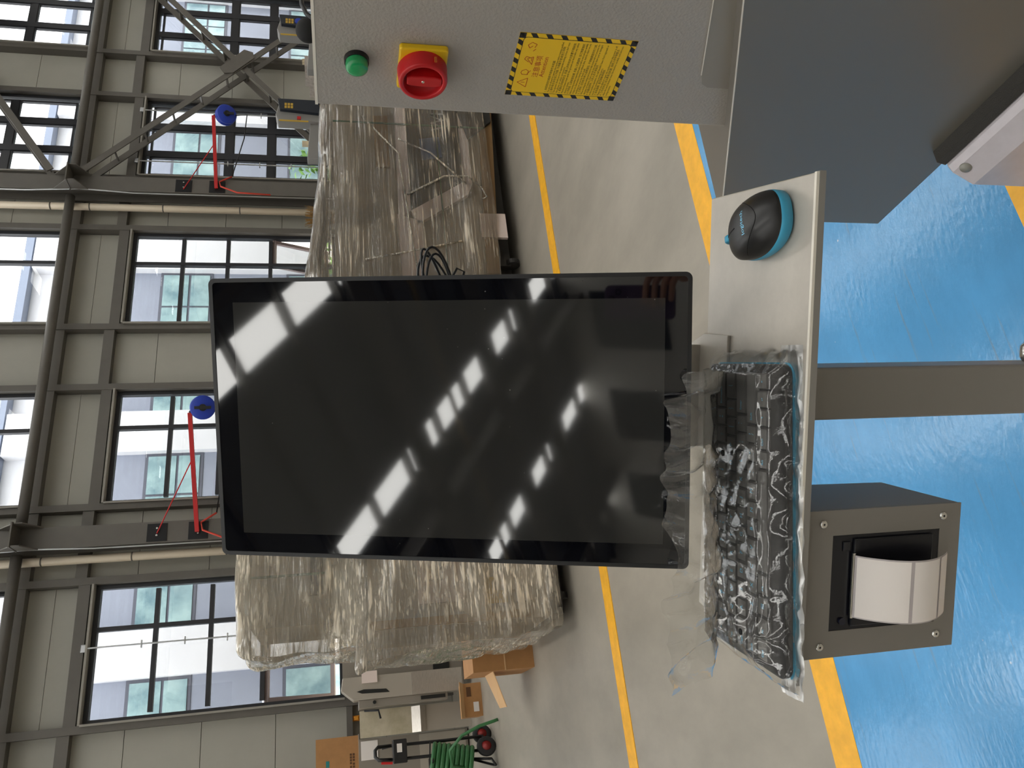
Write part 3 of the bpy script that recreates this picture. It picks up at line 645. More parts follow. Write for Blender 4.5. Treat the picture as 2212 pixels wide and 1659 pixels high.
# ------------------------------------------------------------------ clear bag round the keyboard
def clear_film(name, k=2.2, milk=.05, scale=60.0, bump=.7, rough=.06):
    m = bpy.data.materials.new(name); m.use_nodes = True; n, l = m.node_tree.nodes, m.node_tree.links; n.remove(n['Principled BSDF']); out = n['Material Output']
    tc = n.new('ShaderNodeTexCoord'); nz = n.new('ShaderNodeTexNoise'); nz.inputs['Scale'].default_value = scale; nz.inputs['Detail'].default_value = 4; nz.inputs['Distortion'].default_value = 1.2
    l.new(tc.outputs['Object'], nz.inputs['Vector'])
    b = n.new('ShaderNodeBump'); b.inputs['Strength'].default_value = bump; b.inputs['Distance'].default_value = .004; l.new(nz.outputs['Fac'], b.inputs['Height'])
    fr = n.new('ShaderNodeFresnel'); fr.inputs['IOR'].default_value = 1.5; l.new(b.outputs[0], fr.inputs['Normal'])
    mu = n.new('ShaderNodeMath'); mu.operation = 'MULTIPLY'; mu.use_clamp = True; mu.inputs[1].default_value = k; l.new(fr.outputs[0], mu.inputs[0])
    t = n.new('ShaderNodeBsdfTransparent'); t.inputs[0].default_value = (.97, .97, .965, 1)
    d = n.new('ShaderNodeBsdfDiffuse'); d.inputs[0].default_value = (.85, .85, .84, 1)
    g = n.new('ShaderNodeBsdfGlossy'); g.inputs['Roughness'].default_value = rough; l.new(b.outputs[0], g.inputs['Normal'])
    x0 = n.new('ShaderNodeMixShader'); x0.inputs[0].default_value = milk; l.new(t.outputs[0], x0.inputs[1]); l.new(d.outputs[0], x0.inputs[2])
    x1 = n.new('ShaderNodeMixShader'); l.new(mu.outputs[0], x1.inputs[0]); l.new(x0.outputs[0], x1.inputs[1]); l.new(g.outputs[0], x1.inputs[2]); l.new(x1.outputs[0], out.inputs[0])
    return m
bag_m = clear_film('clear_bag', 1.25, .02, 70.0, .08, .05)
bag = thing('plastic_bag', 'crumpled clear plastic bag around the keyboard, its loose end against the monitor', 'plastic bag', (0, 0, 0), M_SHELF @ Matrix.Translation((-.231, .767, SZ)) @ Matrix.Rotation(R_(4.6), 4, 'Z')); OFF[bag.name] = Vector()
def ridged(x, y, s): return 1 - abs(noise.noise(Vector((x * s, y * s, s))) * 2)
def bag_sheet(nx, ny, fn):
    vs = [fn(i / nx, j / ny) for i in range(nx + 1) for j in range(ny + 1)]
    return MB().add(vs, [(i * (ny + 1) + j, (i + 1) * (ny + 1) + j, (i + 1) * (ny + 1) + j + 1, i * (ny + 1) + j + 1) for i in range(nx) for j in range(ny)])
def top_fn(s, t):
    x = -.176 + .350 * s; yy = -.082 + .158 * t
    if s < .06: yy = -.082 + .158 * t * (1 - (.06 - s) * 6)
    e = min(s * 12, (1 - s) * 14, t * 9, 1.0); base = .0035 + .0225 * min(1, e) ** .6
    loose = max(0, (.38 - s)) * 3.0 + .20
    w = .0050 * loose * (ridged(x, yy, 17) + .35 * ridged(x + .3, yy * .6, 44) - .5) + .0030 * loose * ridged(x * .3 + yy * .5, yy * .4, 50) + .004 * max(0, 1 - abs(yy + .046 + .004 * noise.noise(Vector((x * 9, 0, 2)))) / .006)
    x += .003 * noise.noise(Vector((x * 60, yy * 60, 3))); yy += .003 * noise.noise(Vector((x * 50, yy * 50, 8)))
    if t == 0 or s in (0, 1): yy += .004 * noise.noise(Vector((x * 90, 5, 1))); x += .004 * noise.noise(Vector((yy * 90, 2, 1)))
    return (x, yy, base + w * min(1, e) + .003 * t)
part(bag, 'top_film', bag_m, bag_sheet(150, 70, top_fn), True)
def flap_fn(s, t):       # loose mouth of the bag, pushed up in front of the monitor's lower edge
    x = -.160 + .312 * s - .02 * t * (1 - s)
    prof = [(.076, .028), (.040, .036), (.006, .048), (-.018, .068), (-.028, .096), (-.030, .128)]
    f = t * (len(prof) - 1); i = min(int(f), len(prof) - 2); f -= i
    yy = prof[i][0] * (1 - f) + prof[i + 1][0] * f; z = prof[i][1] * (1 - f) + prof[i + 1][1] * f
    top = 1 - .35 * abs(noise.noise(Vector((s * 4, 3.3, 0)))) - (.25 if s > .93 else 0)
    z = .028 + (z - .028) * top
    a = .004 + .012 * t
    yy += a * (ridged(s * .3, t * .06, 40) - .5) - .004 * t; z += .008 * t * noise.noise(Vector((s * 14, t * 3, 2)))
    x += .006 * noise.noise(Vector((s * 20, t * 6, 9)))
    return (x, yy, max(z, .026))
part(bag, 'loose_mouth', clear_film('bag_mouth', 2.4, .09, 60.0, .25, .07), bag_sheet(110, 40, flap_fn), True)
def under_fn(s, t):
    x = -.180 + .358 * s; yy = -.088 + .03 * t + .003 * noise.noise(Vector((s * 30, t, 4)))
    return (x, yy, .0025 + .006 * t + .0025 * noise.noise(Vector((s * 16, t * 4, 6))))
part(bag, 'front_seam', clear_film('bag_seam', .5, .16, 40.0, .1, .3), bag_sheet(80, 10, under_fn), True)
hole = mat('hole_black', (.003, .003, .003, 1), .9)
for x, yy in ((.060, .018), (-.128, -.020)): part(bag, 'vent_hole', hole, C_((x, yy, .0335), (x, yy, .0345), .0034, n=16))

# ================================================================== grey machine on the right (frame: x', y' along the hall)
tex_grey = mat('textured_powder_coat', srgb(164, 158, 150), .32, .0, spec=.6, var=.02, vscale=3, bump=.6, bscale=260, dist=.0016)
smooth_grey = mat('smooth_dark_grey_paint', srgb(114, 109, 101), .32, .0, spec=.6, bump=.03, bscale=1200, dist=.0002)
mc_ = thing('control_cabinet', 'tall grey machine cabinet with switch, lamp and warning label at the right', 'machine', (1.2, .5, 0), M_CAB)
part(mc_, 'cabinet_body', tex_grey, B(.82, 1.45, .10, .912, .70, 1.523), bevel=.004)
part(mc_, 'cabinet_edge', edge_white, B(.8195, .823, .10, .911, 1.520, 1.5238))
side = [(.785, .10, .475), (.785, 1.115, .475), (.785, 1.115, .805), (.785, .10, 1.212)]
part(mc_, 'lower_housing', smooth_grey, MB().prism(side, (.70, 0, 0)), bevel=.001)
part(mc_, 'housing_edge', edge_white, MB().bar((.7862, .10, 1.2125), (.7862, 1.115, .8055), .0022, .0016))
part(mc_, 'cover_plate', mat('cover_plate_grey', srgb(146, 140, 131), .35), MB().prism([(.817, .10, 1.19), (.817, .805, .974), (.817, .822, .966), (.817, .828, .955), (.817, .828, .88), (.817, .10, .88)], (.003, 0, 0)))
mcp = part(mc_, 'plate_edge', edge_white, MB().bar((.8172, .10, 1.1905), (.8172, .805, .9745), .0012, .0012))
for yy in (.2, .5):
    part(mc_, 'leg', dark_metal, B(1.30, 1.40, yy, yy + .1, 0, .48))
# white rail under the housing
E0 = .905
def rp(px, py):
    n_ = M_CAB.to_3x3() @ Vector((0, 1, 0)); w = hit(px, py, n_ * E0, n_); return M_CAB.inverted() @ w
q = [rp(2024, 351), rp(2046, 361), rp(2057, 374), rp(2101, 400)]
pf = [q[1], q[2], q[3], Vector((q[3].x, E0, .05)), Vector((q[3].x + .12, E0, .05)), Vector((q[3].x + .12, E0, q[1].z))]
rail_w = mat('pale_lilac_paint', srgb(206, 199, 204), .3, .1, var=.04, vscale=25)
part(mc_, 'front_rail', rail_w, MB().prism(pf, (0, -.75, 0)), bevel=.003)
part(mc_, 'rubber_strip', mat('gritty_black', srgb(58, 56, 52), .8, bump=.8, bscale=500, dist=.002), MB().prism([q[0], q[1] + Vector((.004, 0, .002)), q[1] + Vector((.05, 0, .002)), q[0] + Vector((.05, 0, 0))], (0, -.75, 0)))
bc = M_CAB.inverted() @ hit(2086, 362, M_CAB @ ((q[2] + q[3]) / 2), M_CAB.to_3x3() @ (q[3] - q[2]).cross(Vector((0, 1, 0))))
nb = (q[3] - q[2]).cross(Vector((0, 1, 0))).normalized(); nb = nb if nb.x < 0 else -nb
part(mc_, 'rail_bolt', mat('bolt_grey', srgb(150, 148, 140), .4, .4), MB().lathe([(0, .0025), (.0085, .0022), (.0095, 0)], bc, nb, 24), True)

# pilot lamp
LX = .82
la = part(mc_, 'pilot_lamp', black_plastic, C_((LX, .822, 1.467), (LX - .007, .822, 1.467), .0168, .0162, n=32))
gm = mat('green_lens', srgb(20, 150, 84), .18, coat=.5); gm.node_tree.nodes['Principled BSDF'].inputs['Subsurface Weight'].default_value = .0
part(la, 'lens', gm, MB().lathe([(.0150, 0), (.0150, .007), (.0142, .0098), (.0110, .0118), (.005, .0127), (0, .0129)], (LX - .007, .822, 1.467), (-1, 0, 0), 32), True)
# rotary main switch
ry, rz = .8235, 1.3795
yel = mat('switch_yellow', srgb(232, 190, 26), .4); rd = mat('switch_red', srgb(190, 22, 28), .38)
sw = part(mc_, 'rotary_switch', yel, MB().prism([(LX - .010, ry + x, rz + z) for x, z in rr_poly(.0365, .0325, .004)], (.010, 0, 0)), bevel=.002)
kr = .0330
part(sw, 'collar', rd, MB().lathe([(kr + .001, 0), (kr, .020), (kr - .001, .022), (kr - .006, .022), (kr - .0065, .021), (kr - .0065, .004), (0, .004)], (LX - .010, ry, rz), (-1, 0, 0), 40), True)
gp = [(-.022, -.006), (-.016, -.0082), (0, -.0092), (.016, -.0086), (.0252, -.0062), (.0252, .0062), (.016, .0086), (0, .0092), (-.016, .0082), (-.022, .006)]
part(sw, 'grip', rd, MB().prism([(LX - .031, ry - s2 * 1.0, rz - s1) for s1, s2 in gp], (.019, 0, 0)), bevel=.0015)
part(sw, 'screw', chrome, MB().lathe([(0, .0008), (.0018, .0006), (.0022, 0)], (LX - .031, ry, rz), (-1, 0, 0), 12))
part(sw, 'lock_slot', yel, B(LX - .0162, LX - .0138, ry - .0215, ry - .018, rz - .0165, rz - .013))
part(sw, 'collar_notch', mat('notch_orange', srgb(190, 96, 30), .5), B(LX - .026, LX - .018, ry - kr - .0004, ry - kr + .002, rz - .016, rz - .0125))
# warning label
ly0, ly1, lz0, lz1 = .755, .869, 1.089, 1.255; LB = LX - .0006
lbl_y = mat('label_yellow', srgb(244, 198, 26), .45); lbl_k = mat('label_black', srgb(32, 28, 24), .5); ink = mat('label_ink', srgb(74, 58, 20), .6); redink = mat('label_red', srgb(188, 62, 20), .6)
wl_ = part(mc_, 'warning_label', lbl_y, B(LB, LX, ly0, ly1, lz0, lz1), label='yellow warning label with black striped border')
bw = .0065
def lpt(h, z, e=.0001): return (LB - e, ly1 - h, z)     # h runs left to right as one reads
Wd, Ht = ly1 - ly0, lz1 - lz0
def quad(a): return MB().prism([lpt(*p) for p in a], (-.00008, 0, 0))
nst = 7
for k in range(nst + 1):
    x = Wd * k / nst
    for z0 in (lz1 - bw, lz0):
        p = [(max(0, x - .006), z0), (min(Wd, x + .002), z0), (min(Wd, x + .006), z0 + bw), (max(0, x - .002), z0 + bw)]; part(wl_, 'hazard_stripe', lbl_k, quad(p))
for k in range(1, 8):
    z = lz0 + Ht * k / 8.0
    for x0 in (0, Wd - bw): part(wl_, 'hazard_stripe', lbl_k, quad([(x0, z - .006), (x0 + bw, z - .0015), (x0 + bw, z + .0065), (x0, z + .002)]))
for cx, cz in ((0, lz0), (Wd - .009, lz0), (0, lz1 - .009), (Wd - .009, lz1 - .009)): part(wl_, 'corner_stripe', lbl_k, quad([(cx, cz), (cx + .009, cz), (cx + .009, cz + .009), (cx, cz + .009)]))
e = .0012; fr_o = rr_poly(Wd / 2 - bw, Ht / 2 - bw, .006, 5, Wd / 2, (lz0 + lz1) / 2); fr_i = rr_poly(Wd / 2 - bw - .0008, Ht / 2 - bw - .0008, .0055, 5, Wd / 2, (lz0 + lz1) / 2)
part(wl_, 'inner_field', lbl_k, MB().prism([lpt(h, z, .0002) for h, z in fr_o], (-.00005, 0, 0))); part(wl_, 'inner_field', lbl_y, MB().prism([lpt(h, z, .00028) for h, z in fr_i], (-.00005, 0, 0)))
XD, YD = (0, -1, 0), (0, 0, 1)
def put(s, size, h, z, m_, align='LEFT', ls=1.0, wide=1.0):
    w = max(v.co.x for v in text_mesh(s, size, align, .00003, ls).vertices)
    if align == 'LEFT': wide = min(1.0, (Wd - .020) / w)
    lettering(wl_, 'printed_text', s, size, m_, lpt(h, z, .0004), XD, YD, align, .00003, ls, wide)
put('\u6ce8\u610f\u4e8b\u9879', .0100, Wd / 2, lz1 - .0365, redink, 'CENTER'); put('Attention', .0095, Wd / 2, lz1 - .0455, redink, 'CENTER')
body = ['1. \u672a\u7ecf\u57f9\u8bad\u5408\u683c\u8005\u4e0d\u5f97\u64cd\u4f5c\u672c\u673a\u5668.', 'You are not allowed to operate this machine before training qualified.',
 '2. \u64cd\u4f5c\u8005\u5e94\u7a7f\u5408\u9002\u5de5\u4f5c\u670d, \u4e0d\u5f97\u6234\u624b\u5957\u6216\u5176\u5b83\u9970\u7269.', "The operator should put on the appropriate working clothes don't wear", 'the gloves or other ornaments.',
 '3. \u673a\u5668\u5fc5\u987b\u63a5\u5730\u5b89\u5168, \u673a\u5668\u4e0a\u7684\u6240\u6709\u5b89\u5168\u88c5\u7f6e\u4e0d\u5f97\u62c6\u9664.', "Machine frame must earth the ground and don't take any safety", 'devices down.',
 '4. \u5f00\u673a\u524d, \u8ba4\u771f\u68c0\u67e5\u5404\u90e8, \u673a\u5668\u4e0a\u65e0\u9057\u7559\u7269, \u52a0\u5de5\u7269\u8981\u653e\u597d.', 'Before starting machine, inspecting the parts as well as tools and gear carefully', 'if there are obstructions clearing up without delay. And the object we are', 'working on must be fixed well.',
 '5. \u5de5\u4f5c\u65f6, \u5207\u52ff\u5c06\u624b\u4f38\u5165\u8fd0\u8f6c\u90e8\u4f4d, \u4e0d\u5f97\u89e6\u6478\u65cb\u8f6c\u7684\u5200\u5177.', 'When working the cutting tool must be fully locked well and attention the', "direction of rotation. Don't use the bits which destroyed or damaged.",
 '6. \u673a\u5668\u8fd0\u8f6c\u65f6, \u5de5\u4f5c\u4eba\u5458\u4e0d\u5f97\u79bb\u5f00.', "In the machine operation, the staff shouldn't leave. Don't approach or", 'touch the working moving parts.',
 '7. \u5982\u6709\u6545\u969c, \u8bf7\u7acb\u5373\u65ad\u7535\u7ef4\u4fee.', 'Please do not adjust or repair the machine before the power is off.', '8. \u5de5\u4f5c\u5b8c\u6bd5\u540e, \u5e94\u8ba4\u771f\u6e05\u6d01\u673a\u5668, \u4fdd\u6301\u5de5\u4f5c\u73af\u5883\u6574\u6d01.', 'After the work finished clean the machine carefully and lubricate', 'components.']
for k, s in enumerate(body): put(s, .0040, .0095, lz1 - .0560 - k * .00425, ink)
# pictograms
def outline(pts, w=.0007):
    mb = MB()
    for a, b in zip(pts, pts[1:] + pts[:1]): mb.bar(lpt(*a, .0004), lpt(*b, .0004), .0001, w, Vector((0, a[1] - b[1], 0)) if False else (1, 0, 0))
    return mb
def line(mb, pts, w=.0009):
    for a, b in zip(pts, pts[1:]):
        d = Vector((b[0] - a[0], b[1] - a[1], 0)); d.normalize(); nx, nz = -d.y * w / 2, d.x * w / 2
        mb.prism([lpt(a[0] + nx, a[1] + nz, .0004), lpt(b[0] + nx, b[1] + nz, .0004), lpt(b[0] - nx, b[1] - nz, .0004), lpt(a[0] - nx, a[1] - nz, .0004)], (-.00004, 0, 0))
    return mb
zc = lz1 - .021
tri = lambda c: [(c - .0085, zc - .006), (c + .0085, zc - .006), (c, zc + .008), (c - .0085, zc - .006)]
part(wl_, 'pictogram', redink, line(line(MB(), tri(.026)), [(.026, zc + .003), (.026, zc - .003)]))
part(wl_, 'pictogram', redink, line(line(MB(), [(.041, zc - .004), (.041, zc + .004), (.044, zc + .006), (.048, zc + .005), (.0505, zc), (.048, zc - .004), (.041, zc - .004)]), [(.042, zc - .003), (.049, zc - .007)]))
part(wl_, 'pictogram', redink, line(line(line(MB(), [(.060, zc - .006), (.074, zc - .006), (.070, zc + .002), (.060, zc - .006)]), [(.064, zc - .001), (.069, zc + .006), (.074, zc + .004), (.072, zc - .002)]), [(.066, zc - .004), (.072, zc - .004)]))
part(wl_, 'pictogram', redink, line(line(MB(), [(.090, zc - .004), (.096, zc - .006), (.099, zc + .001), (.094, zc + .006), (.089, zc + .003), (.093, zc - .001)]), [(.088, zc - .006), (.084, zc - .003)]))
# ================================================================== film-wrapped machines
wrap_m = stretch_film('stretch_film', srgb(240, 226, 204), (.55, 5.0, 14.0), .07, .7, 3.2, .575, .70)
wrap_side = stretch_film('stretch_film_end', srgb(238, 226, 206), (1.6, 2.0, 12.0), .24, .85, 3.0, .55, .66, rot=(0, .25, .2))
m_body = mat('machine_beige_grey', srgb(158, 146, 130), .5, var=.15, vscale=3); m_dark = mat('machine_window_dark', srgb(24, 26, 26), .4); m_white = mat('machine_pinkish_white', srgb(232, 214, 206), .45)
m_brown = mat('machine_brown_board', srgb(150, 118, 78), .6); foot_m = mat('machine_base_dark', srgb(52, 50, 48), .6)
green_band = mat('green_strap', srgb(40, 84, 56), .5)
FYR = 5.27
mr = thing('wrapped_machine', 'long machine under clear stretch film with a slanted dark window, right of the monitor', 'machine', (4.3, 5.8, 0), group='machines under stretch film')
part(mr, 'body', m_body, B(3.28, 6.2, FYR + .06, 6.25, .18, 1.50)); part(mr, 'base_frame', foot_m, B(3.35, 6.15, 5.45, 6.2, .06, .18))
def pl(pts, y=FYR): return [tuple(atY(px, py, y)) for px, py in pts]
part(mr, 'slanted_window', m_dark, MB().prism(pl([(872, 200), (890, 448), (906, 452), (1002, 398), (982, 200)], FYR + .03), (0, .02, 0)))
fr_pts = [((850, 200), (872, 200), (888, 455), (862, 470)), ((982, 200), (1000, 200), (1020, 398), (1003, 398)), ((1003, 392), (1020, 398), (1012, 420), (905, 482), (888, 455)), ((858, 462), (912, 478), (925, 600), (870, 600))]
for f_ in fr_pts: part(mr, 'window_surround', m_white, MB().prism(pl(f_), (0, .04, 0)))
part(mr, 'lower_board', m_brown, MB().prism(pl([(1030, 200), (1052, 590), (1080, 590), (1058, 200)], FYR + .03), (0, .02, 0)))
part(mr, 'control_strip', m_brown, MB().prism(pl([(805, 250), (812, 360), (842, 360), (836, 250)], FYR + .03), (0, .02, 0)))
part(mr, 'blue_panel', mat('blue_sticker', srgb(70, 96, 140), .4), MB().prism(pl([(905, 300), (912, 345), (955, 340), (948, 296)], FYR + .02), (0, .008, 0)))
bl = part(mr, 'dark_head', m_dark, MB().prism(pl([(985, 236), (1010, 300), (1060, 262), (1056, 236)], FYR - .01), (0, .03, 0)))
lettering(mr, 'printed_letters', 'WEI', .17, mat('dim_print', srgb(150, 150, 146), .5), atY(945, 255, FYR + .02), (1, 0, 0), (0, 0, 1), 'CENTER', .002)
for x in (3.6, 5.6):
    l_ = part(mr, 'caster', foot_m, C_((x - .02, FYR + .12, .06), (x + .02, FYR + .12, .06), .06, n=18)); part(l_, 'caster_fork', foot_m, B(x - .035, x + .035, FYR + .1, FYR + .16, .08, .18))
p_ = part(mr, 'jack_plate', m_white, B(3.78, 4.02, FYR - .0, FYR + .03, .10, .32))
for z_ in (.62, 1.22): part(mr, 'packing_strap', green_band, B(3.27, 6.21, FYR - .012, FYR - .006, z_, z_ + .012) if z_ < 1 else B(4.93, 4.945, FYR - .012, FYR - .006, .2, 1.5))
sh = rounded_shell(3.16, 6.3, FYR - .05, 6.35, .16, 1.60, .10, 60, .035, 3.0); sh.v = [(x, y, z + max(0, z - 1.0) * .16 * max(0, (4.6 - x))) for x, y, z in sh.v]
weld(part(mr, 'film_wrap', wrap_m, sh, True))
for k, pts in enumerate(([(905, 600), (860, 330), (780, 250)], [(860, 300), (930, 330), (1005, 395)], [(880, 420), (960, 380), (1010, 380), (1040, 405), (1052, 425), (1042, 430)], [(790, 560), (900, 540), (1000, 520)])):
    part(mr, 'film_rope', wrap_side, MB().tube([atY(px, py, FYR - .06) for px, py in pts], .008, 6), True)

FYL = 5.15
ml = thing('wrapped_machine', 'tall stepped machine under crumpled stretch film, left of the monitor', 'machine', (1.6, 5.7, 0), group='machines under stretch film')
part(ml, 'lower_body', m_body, B(.72, 3.0, FYL + .06, 6.15, .16, 1.34)); part(ml, 'upper_body', m_body, B(.80, 3.0, FYL + .12, 6.0, 1.36, 2.06)); part(ml, 'base_frame', foot_m, B(.74, 2.95, FYL + .12, 6.1, .05, .16))
part(ml, 'door_panel', m_white, B(.86, 1.55, FYL + .04, FYL + .062, .72, 1.02)); part(ml, 'handle_strip', m_dark, B(1.0, 1.22, FYL + .02, FYL + .04, .86, .885))
part(ml, 'yellow_sign', mat('sign_yellow', srgb(206, 166, 60), .5), B(.83, 1.0, FYL + .045, FYL + .06, .44, .57)); part(ml, 'white_sign', lab_w, B(.83, .99, FYL + .045, FYL + .06, .27, .38))
part(ml, 'dark_slot', m_dark, B(.98, 1.6, FYL + .1, FYL + .12, 1.62, 1.70)); part(ml, 'lower_board', m_brown, B(.8, 2.9, FYL + .045, FYL + .06, .17, .21))
part(ml, 'packing_strap', green_band, B(1.10, 1.114, FYL + .06, FYL + .07, 1.42, 2.06)); part(ml, 'corner_post', m_brown, B(.725, .775, FYL + .03, FYL + .06, .3, 1.34))
for x in (.86, 2.8):
    l_ = part(ml, 'caster', foot_m, C_((x - .02, FYL + .16, .05), (x + .02, FYL + .16, .05), .05, n=18)); part(l_, 'caster_fork', chrome, B(x - .03, x + .03, FYL + .12, FYL + .2, .07, .16))
s1 = rounded_shell(.60, 3.1, FYL - .03, 6.3, .09, 1.40, .05, 64, .03, 11.0, (1.4, 5, 8))
def tip(p, c, amt, r):   # loose film corner pulled out
    d = (Vector(p) - Vector(c)).length; return max(0, 1 - d / r) ** 1.6 * amt
s1.v = [(x - tip((x, y, z), (.6, FYL, 1.40), .16, .55), y, z + tip((x, y, z), (.6, FYL, 1.40), .05, .4)) for x, y, z in s1.v]
s1.v = [(x + (.10 * max(0, (.55 - z)) if x < .75 else 0), y, z) for x, y, z in s1.v]
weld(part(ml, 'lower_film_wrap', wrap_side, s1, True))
s2 = rounded_shell(.66, 3.1, FYL + .02, 6.15, 1.36, 2.15, .07, 60, .035, 23.0, (2.2, 5, 5))
s2.v = [(x - tip((x, y, z), (.62, FYL, 1.95), .12, .35) + tip((x, y, z), (.62, FYL, 1.66), .10, .25), y, z) for x, y, z in s2.v]
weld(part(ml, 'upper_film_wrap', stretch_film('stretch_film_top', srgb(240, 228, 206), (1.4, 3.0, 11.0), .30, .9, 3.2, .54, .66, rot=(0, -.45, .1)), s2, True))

# ================================================================== things near the window wall
tube_dark = mat('post_black', srgb(28, 27, 28), .4); mid_grey = mat('machine_mid_grey', srgb(136, 134, 132), .4); navy = mat('fascia_black_blue', srgb(34, 40, 50), .4); gold = mat('gold_print', srgb(196, 160, 60), .5)
def head(x, w, label, dial):
    t = thing('machine_head', label, 'machine', (x, 8.7, 0), group='grey machines with dark fascias')
    part(t, 'column', mid_grey, B(x - .70, x - .40, 8.5, 8.8, .9, 1.40), bevel=.02)
    part(t, 'arm', mid_grey, MB().prism([(x - .72, 8.5, 1.50), (x - .62, 8.5, 1.40), (x - .1, 8.5, 1.42), (x - .1, 8.5, 1.80), (x - .72, 8.5, 1.84)], (0, .12, 0)), bevel=.01)
    part(t, 'head_block', mid_grey, MB().prism([(x - .12, 8.45, 1.58), (x + w, 8.45, 1.62), (x + w, 8.45, 2.20), (x - .02, 8.45, 2.25), (x - .12, 8.45, 2.22)], (0, .16, 0)), bevel=.01)
    f_ = part(t, 'fascia', navy, MB().prism([(x - .02, 8.40, 1.60), (x + w + .01, 8.40, 1.64), (x + w + .01, 8.40, 2.22), (x + .03, 8.40, 2.19)], (0, .05, 0)))
    for k in range(6): part(f_, 'fascia_mark', gold, B(x + .045 + (k % 2) * .05, x + .085 + (k % 2) * .05, 8.396, 8.40, 2.02 + (k // 2) * .04, 2.05 + (k // 2) * .04))
    if dial: part(f_, 'dial', blue_plastic, C_((x + .09, 8.40, 1.95), (x + .09, 8.38, 1.95), .05, n=24)); part(f_, 'fascia_stripe', mat('pale_print', srgb(150, 160, 165), .5), B(x + .07, x + .10, 8.396, 8.40, 1.66, 1.84))
    else: part(f_, 'gold_badge', gold, B(x + .04, x + .14, 8.396, 8.40, 1.63, 1.67))
    part(t, 'spindle', dark_metal, C_((x + .05, 8.53, 1.60), (x + .05, 8.53, 1.38), .09, .07, n=20)); part(t, 'hazard_trim', gold, B(x - .14, x - .12, 8.44, 8.45, 1.82, 2.2)); part(t, 'red_badge', red_paint, B(x - .10, x - .05, 8.44, 8.45, 1.92, 1.97))
    part(t, 'bed', mid_grey, B(x - .95, x + w, 8.5, 9.2, 0, .9), bevel=.01)
head(8.02, .20, 'grey machine head with black fascia beside the lattice brace', False)
head(9.62, .20, 'grey machine head with blue dial on its fascia, next to the cabinet corner', True)
bc_ = atY(665, 66, 7.6)
bt = thing('round_cover', 'round matt black cover on a post beside the cabinet corner', 'cover', (bc_.x, bc_.y, 0)); mblk = mat('matt_black', srgb(16, 15, 16), .8, bump=.3, bscale=40)
part(bt, 'cover', mblk, MB().lathe([(.156 * math.sin(math.pi * k / 16), -.156 * math.cos(math.pi * k / 16)) for k in range(17)], bc_, (0, .3, 1), 28), True)
part(bt, 'post', tube_dark, C_((bc_.x, bc_.y, .02), (bc_.x, bc_.y, bc_.z - .14), .025, n=12)); part(bt, 'foot', tube_dark, C_((bc_.x, bc_.y, 0), (bc_.x, bc_.y, .025), .16, n=24))
solo(MB().tube([atY(650, -20, 7.1), atY(652, 10, 7.1), atY(662, 30, 7.1), atY(680, 42, 7.1), atY(700, 46, 7.1)], .028, 10), 'thick_hose', blk, 'thick black hose curving down past the cabinet top corner', 'hose', tuple(atY(652, 10, 7.1)), smooth=True)
sf = thing('storage_rack', 'pale wooden rack with boards and papers behind the cabinet corner', 'rack', (9.6, 10.2, 0))
wood = mat('pale_wood', srgb(206, 190, 160), .6, var=.15, vscale=8); paper_m = mat('paper_grey', srgb(168, 160, 152), .7, var=.2, vscale=20)
for k, x in enumerate((9.35, 11.2)):
    for y in (10.0, 10.5): part(sf, 'upright', wood, B(x - .04, x + .04, y, y + .06, 0, 2.0))
for z in (.5, 1.1, 1.52): part(sf, 'shelf_board', wood, B(9.3, 11.9, 9.98, 10.58, z, z + .05))
part(sf, 'top_rail', wood, B(9.3, 11.9, 9.97, 10.0, 1.62, 1.75)); part(sf, 'upright', mat('navy_post', srgb(40, 56, 100), .5), B(9.52, 9.60, 9.98, 10.04, 0, 1.62))
for k in range(4): solo(B(10.1 + .25 * k, 10.33 + .25 * k, 10.05, 10.5, 1.572, 1.80 + .07 * (k % 3)), 'document_stack', paper_m, ['leaning', 'short', 'tall', 'end'][k] + ' stack of grey papers on the wooden rack', 'papers', (10.2 + .25 * k, 10.25, 1.572), group='papers on the rack')
# straw broom
bp = atY(690, 470, 10.9)
br = thing('straw_broom', 'straw broom head showing above the wrapped machine', 'broom', (bp.x, 10.9, 0))
straw = mat('straw', srgb(150, 116, 66), .8, var=.3, vscale=30); mb = MB(); rr = random.Random(4)
for k in range(160):
    a = rr.uniform(-1, 1); y_ = rr.uniform(-.05, .05); mb.bar((bp.x + .06 * a, 10.9 + y_, 1.45), (bp.x + .17 * a + rr.uniform(-.03, .03), 10.9 + y_ * 1.5, rr.uniform(1.80, 1.98)), .008, .004)
part(br, 'bristles', straw, mb); part(br, 'broomstick', wood, C_((bp.x, 10.9, 0.02), (bp.x, 10.9, 1.5), .014, n=10))

# grey sheet machine by the window at the left
pm = thing('sheet_press', 'grey upright sheet machine with slots under the left window', 'machine', (.75, 10.6, 0))
pg = mat('press_light_grey', srgb(176, 168, 156), .35, .2); pd = mat('press_grey', srgb(140, 132, 122), .4); brushed = mat('brushed_steel', srgb(196, 190, 182), .28, .7, var=.1, vscale=20, stretch=(1, 1, 8))
part(pm, 'rear_panel', pd, B(.86, 1.5, 10.35, 11.3, .05, 1.52)); part(pm, 'front_panel', pg, MB().prism([(.62, 10.0, .10), (.88, 10.0, .10), (.88, 10.0, 1.52), (.74, 10.0, 1.54), (.62, 10.0, 1.40)], (0, .3, 0)), bevel=.008)
part(pm, 'side_panel', pd, B(.535, .62, 10.02, 10.6, .30, 1.34), bevel=.006)
part(pm, 'long_slot', m_dark, MB().prism([(.68, 9.995, .98), (.72, 9.995, 1.02), (.735, 9.995, 1.28), (.715, 9.995, 1.36), (.69, 9.995, 1.30)], (0, .01, 0)))
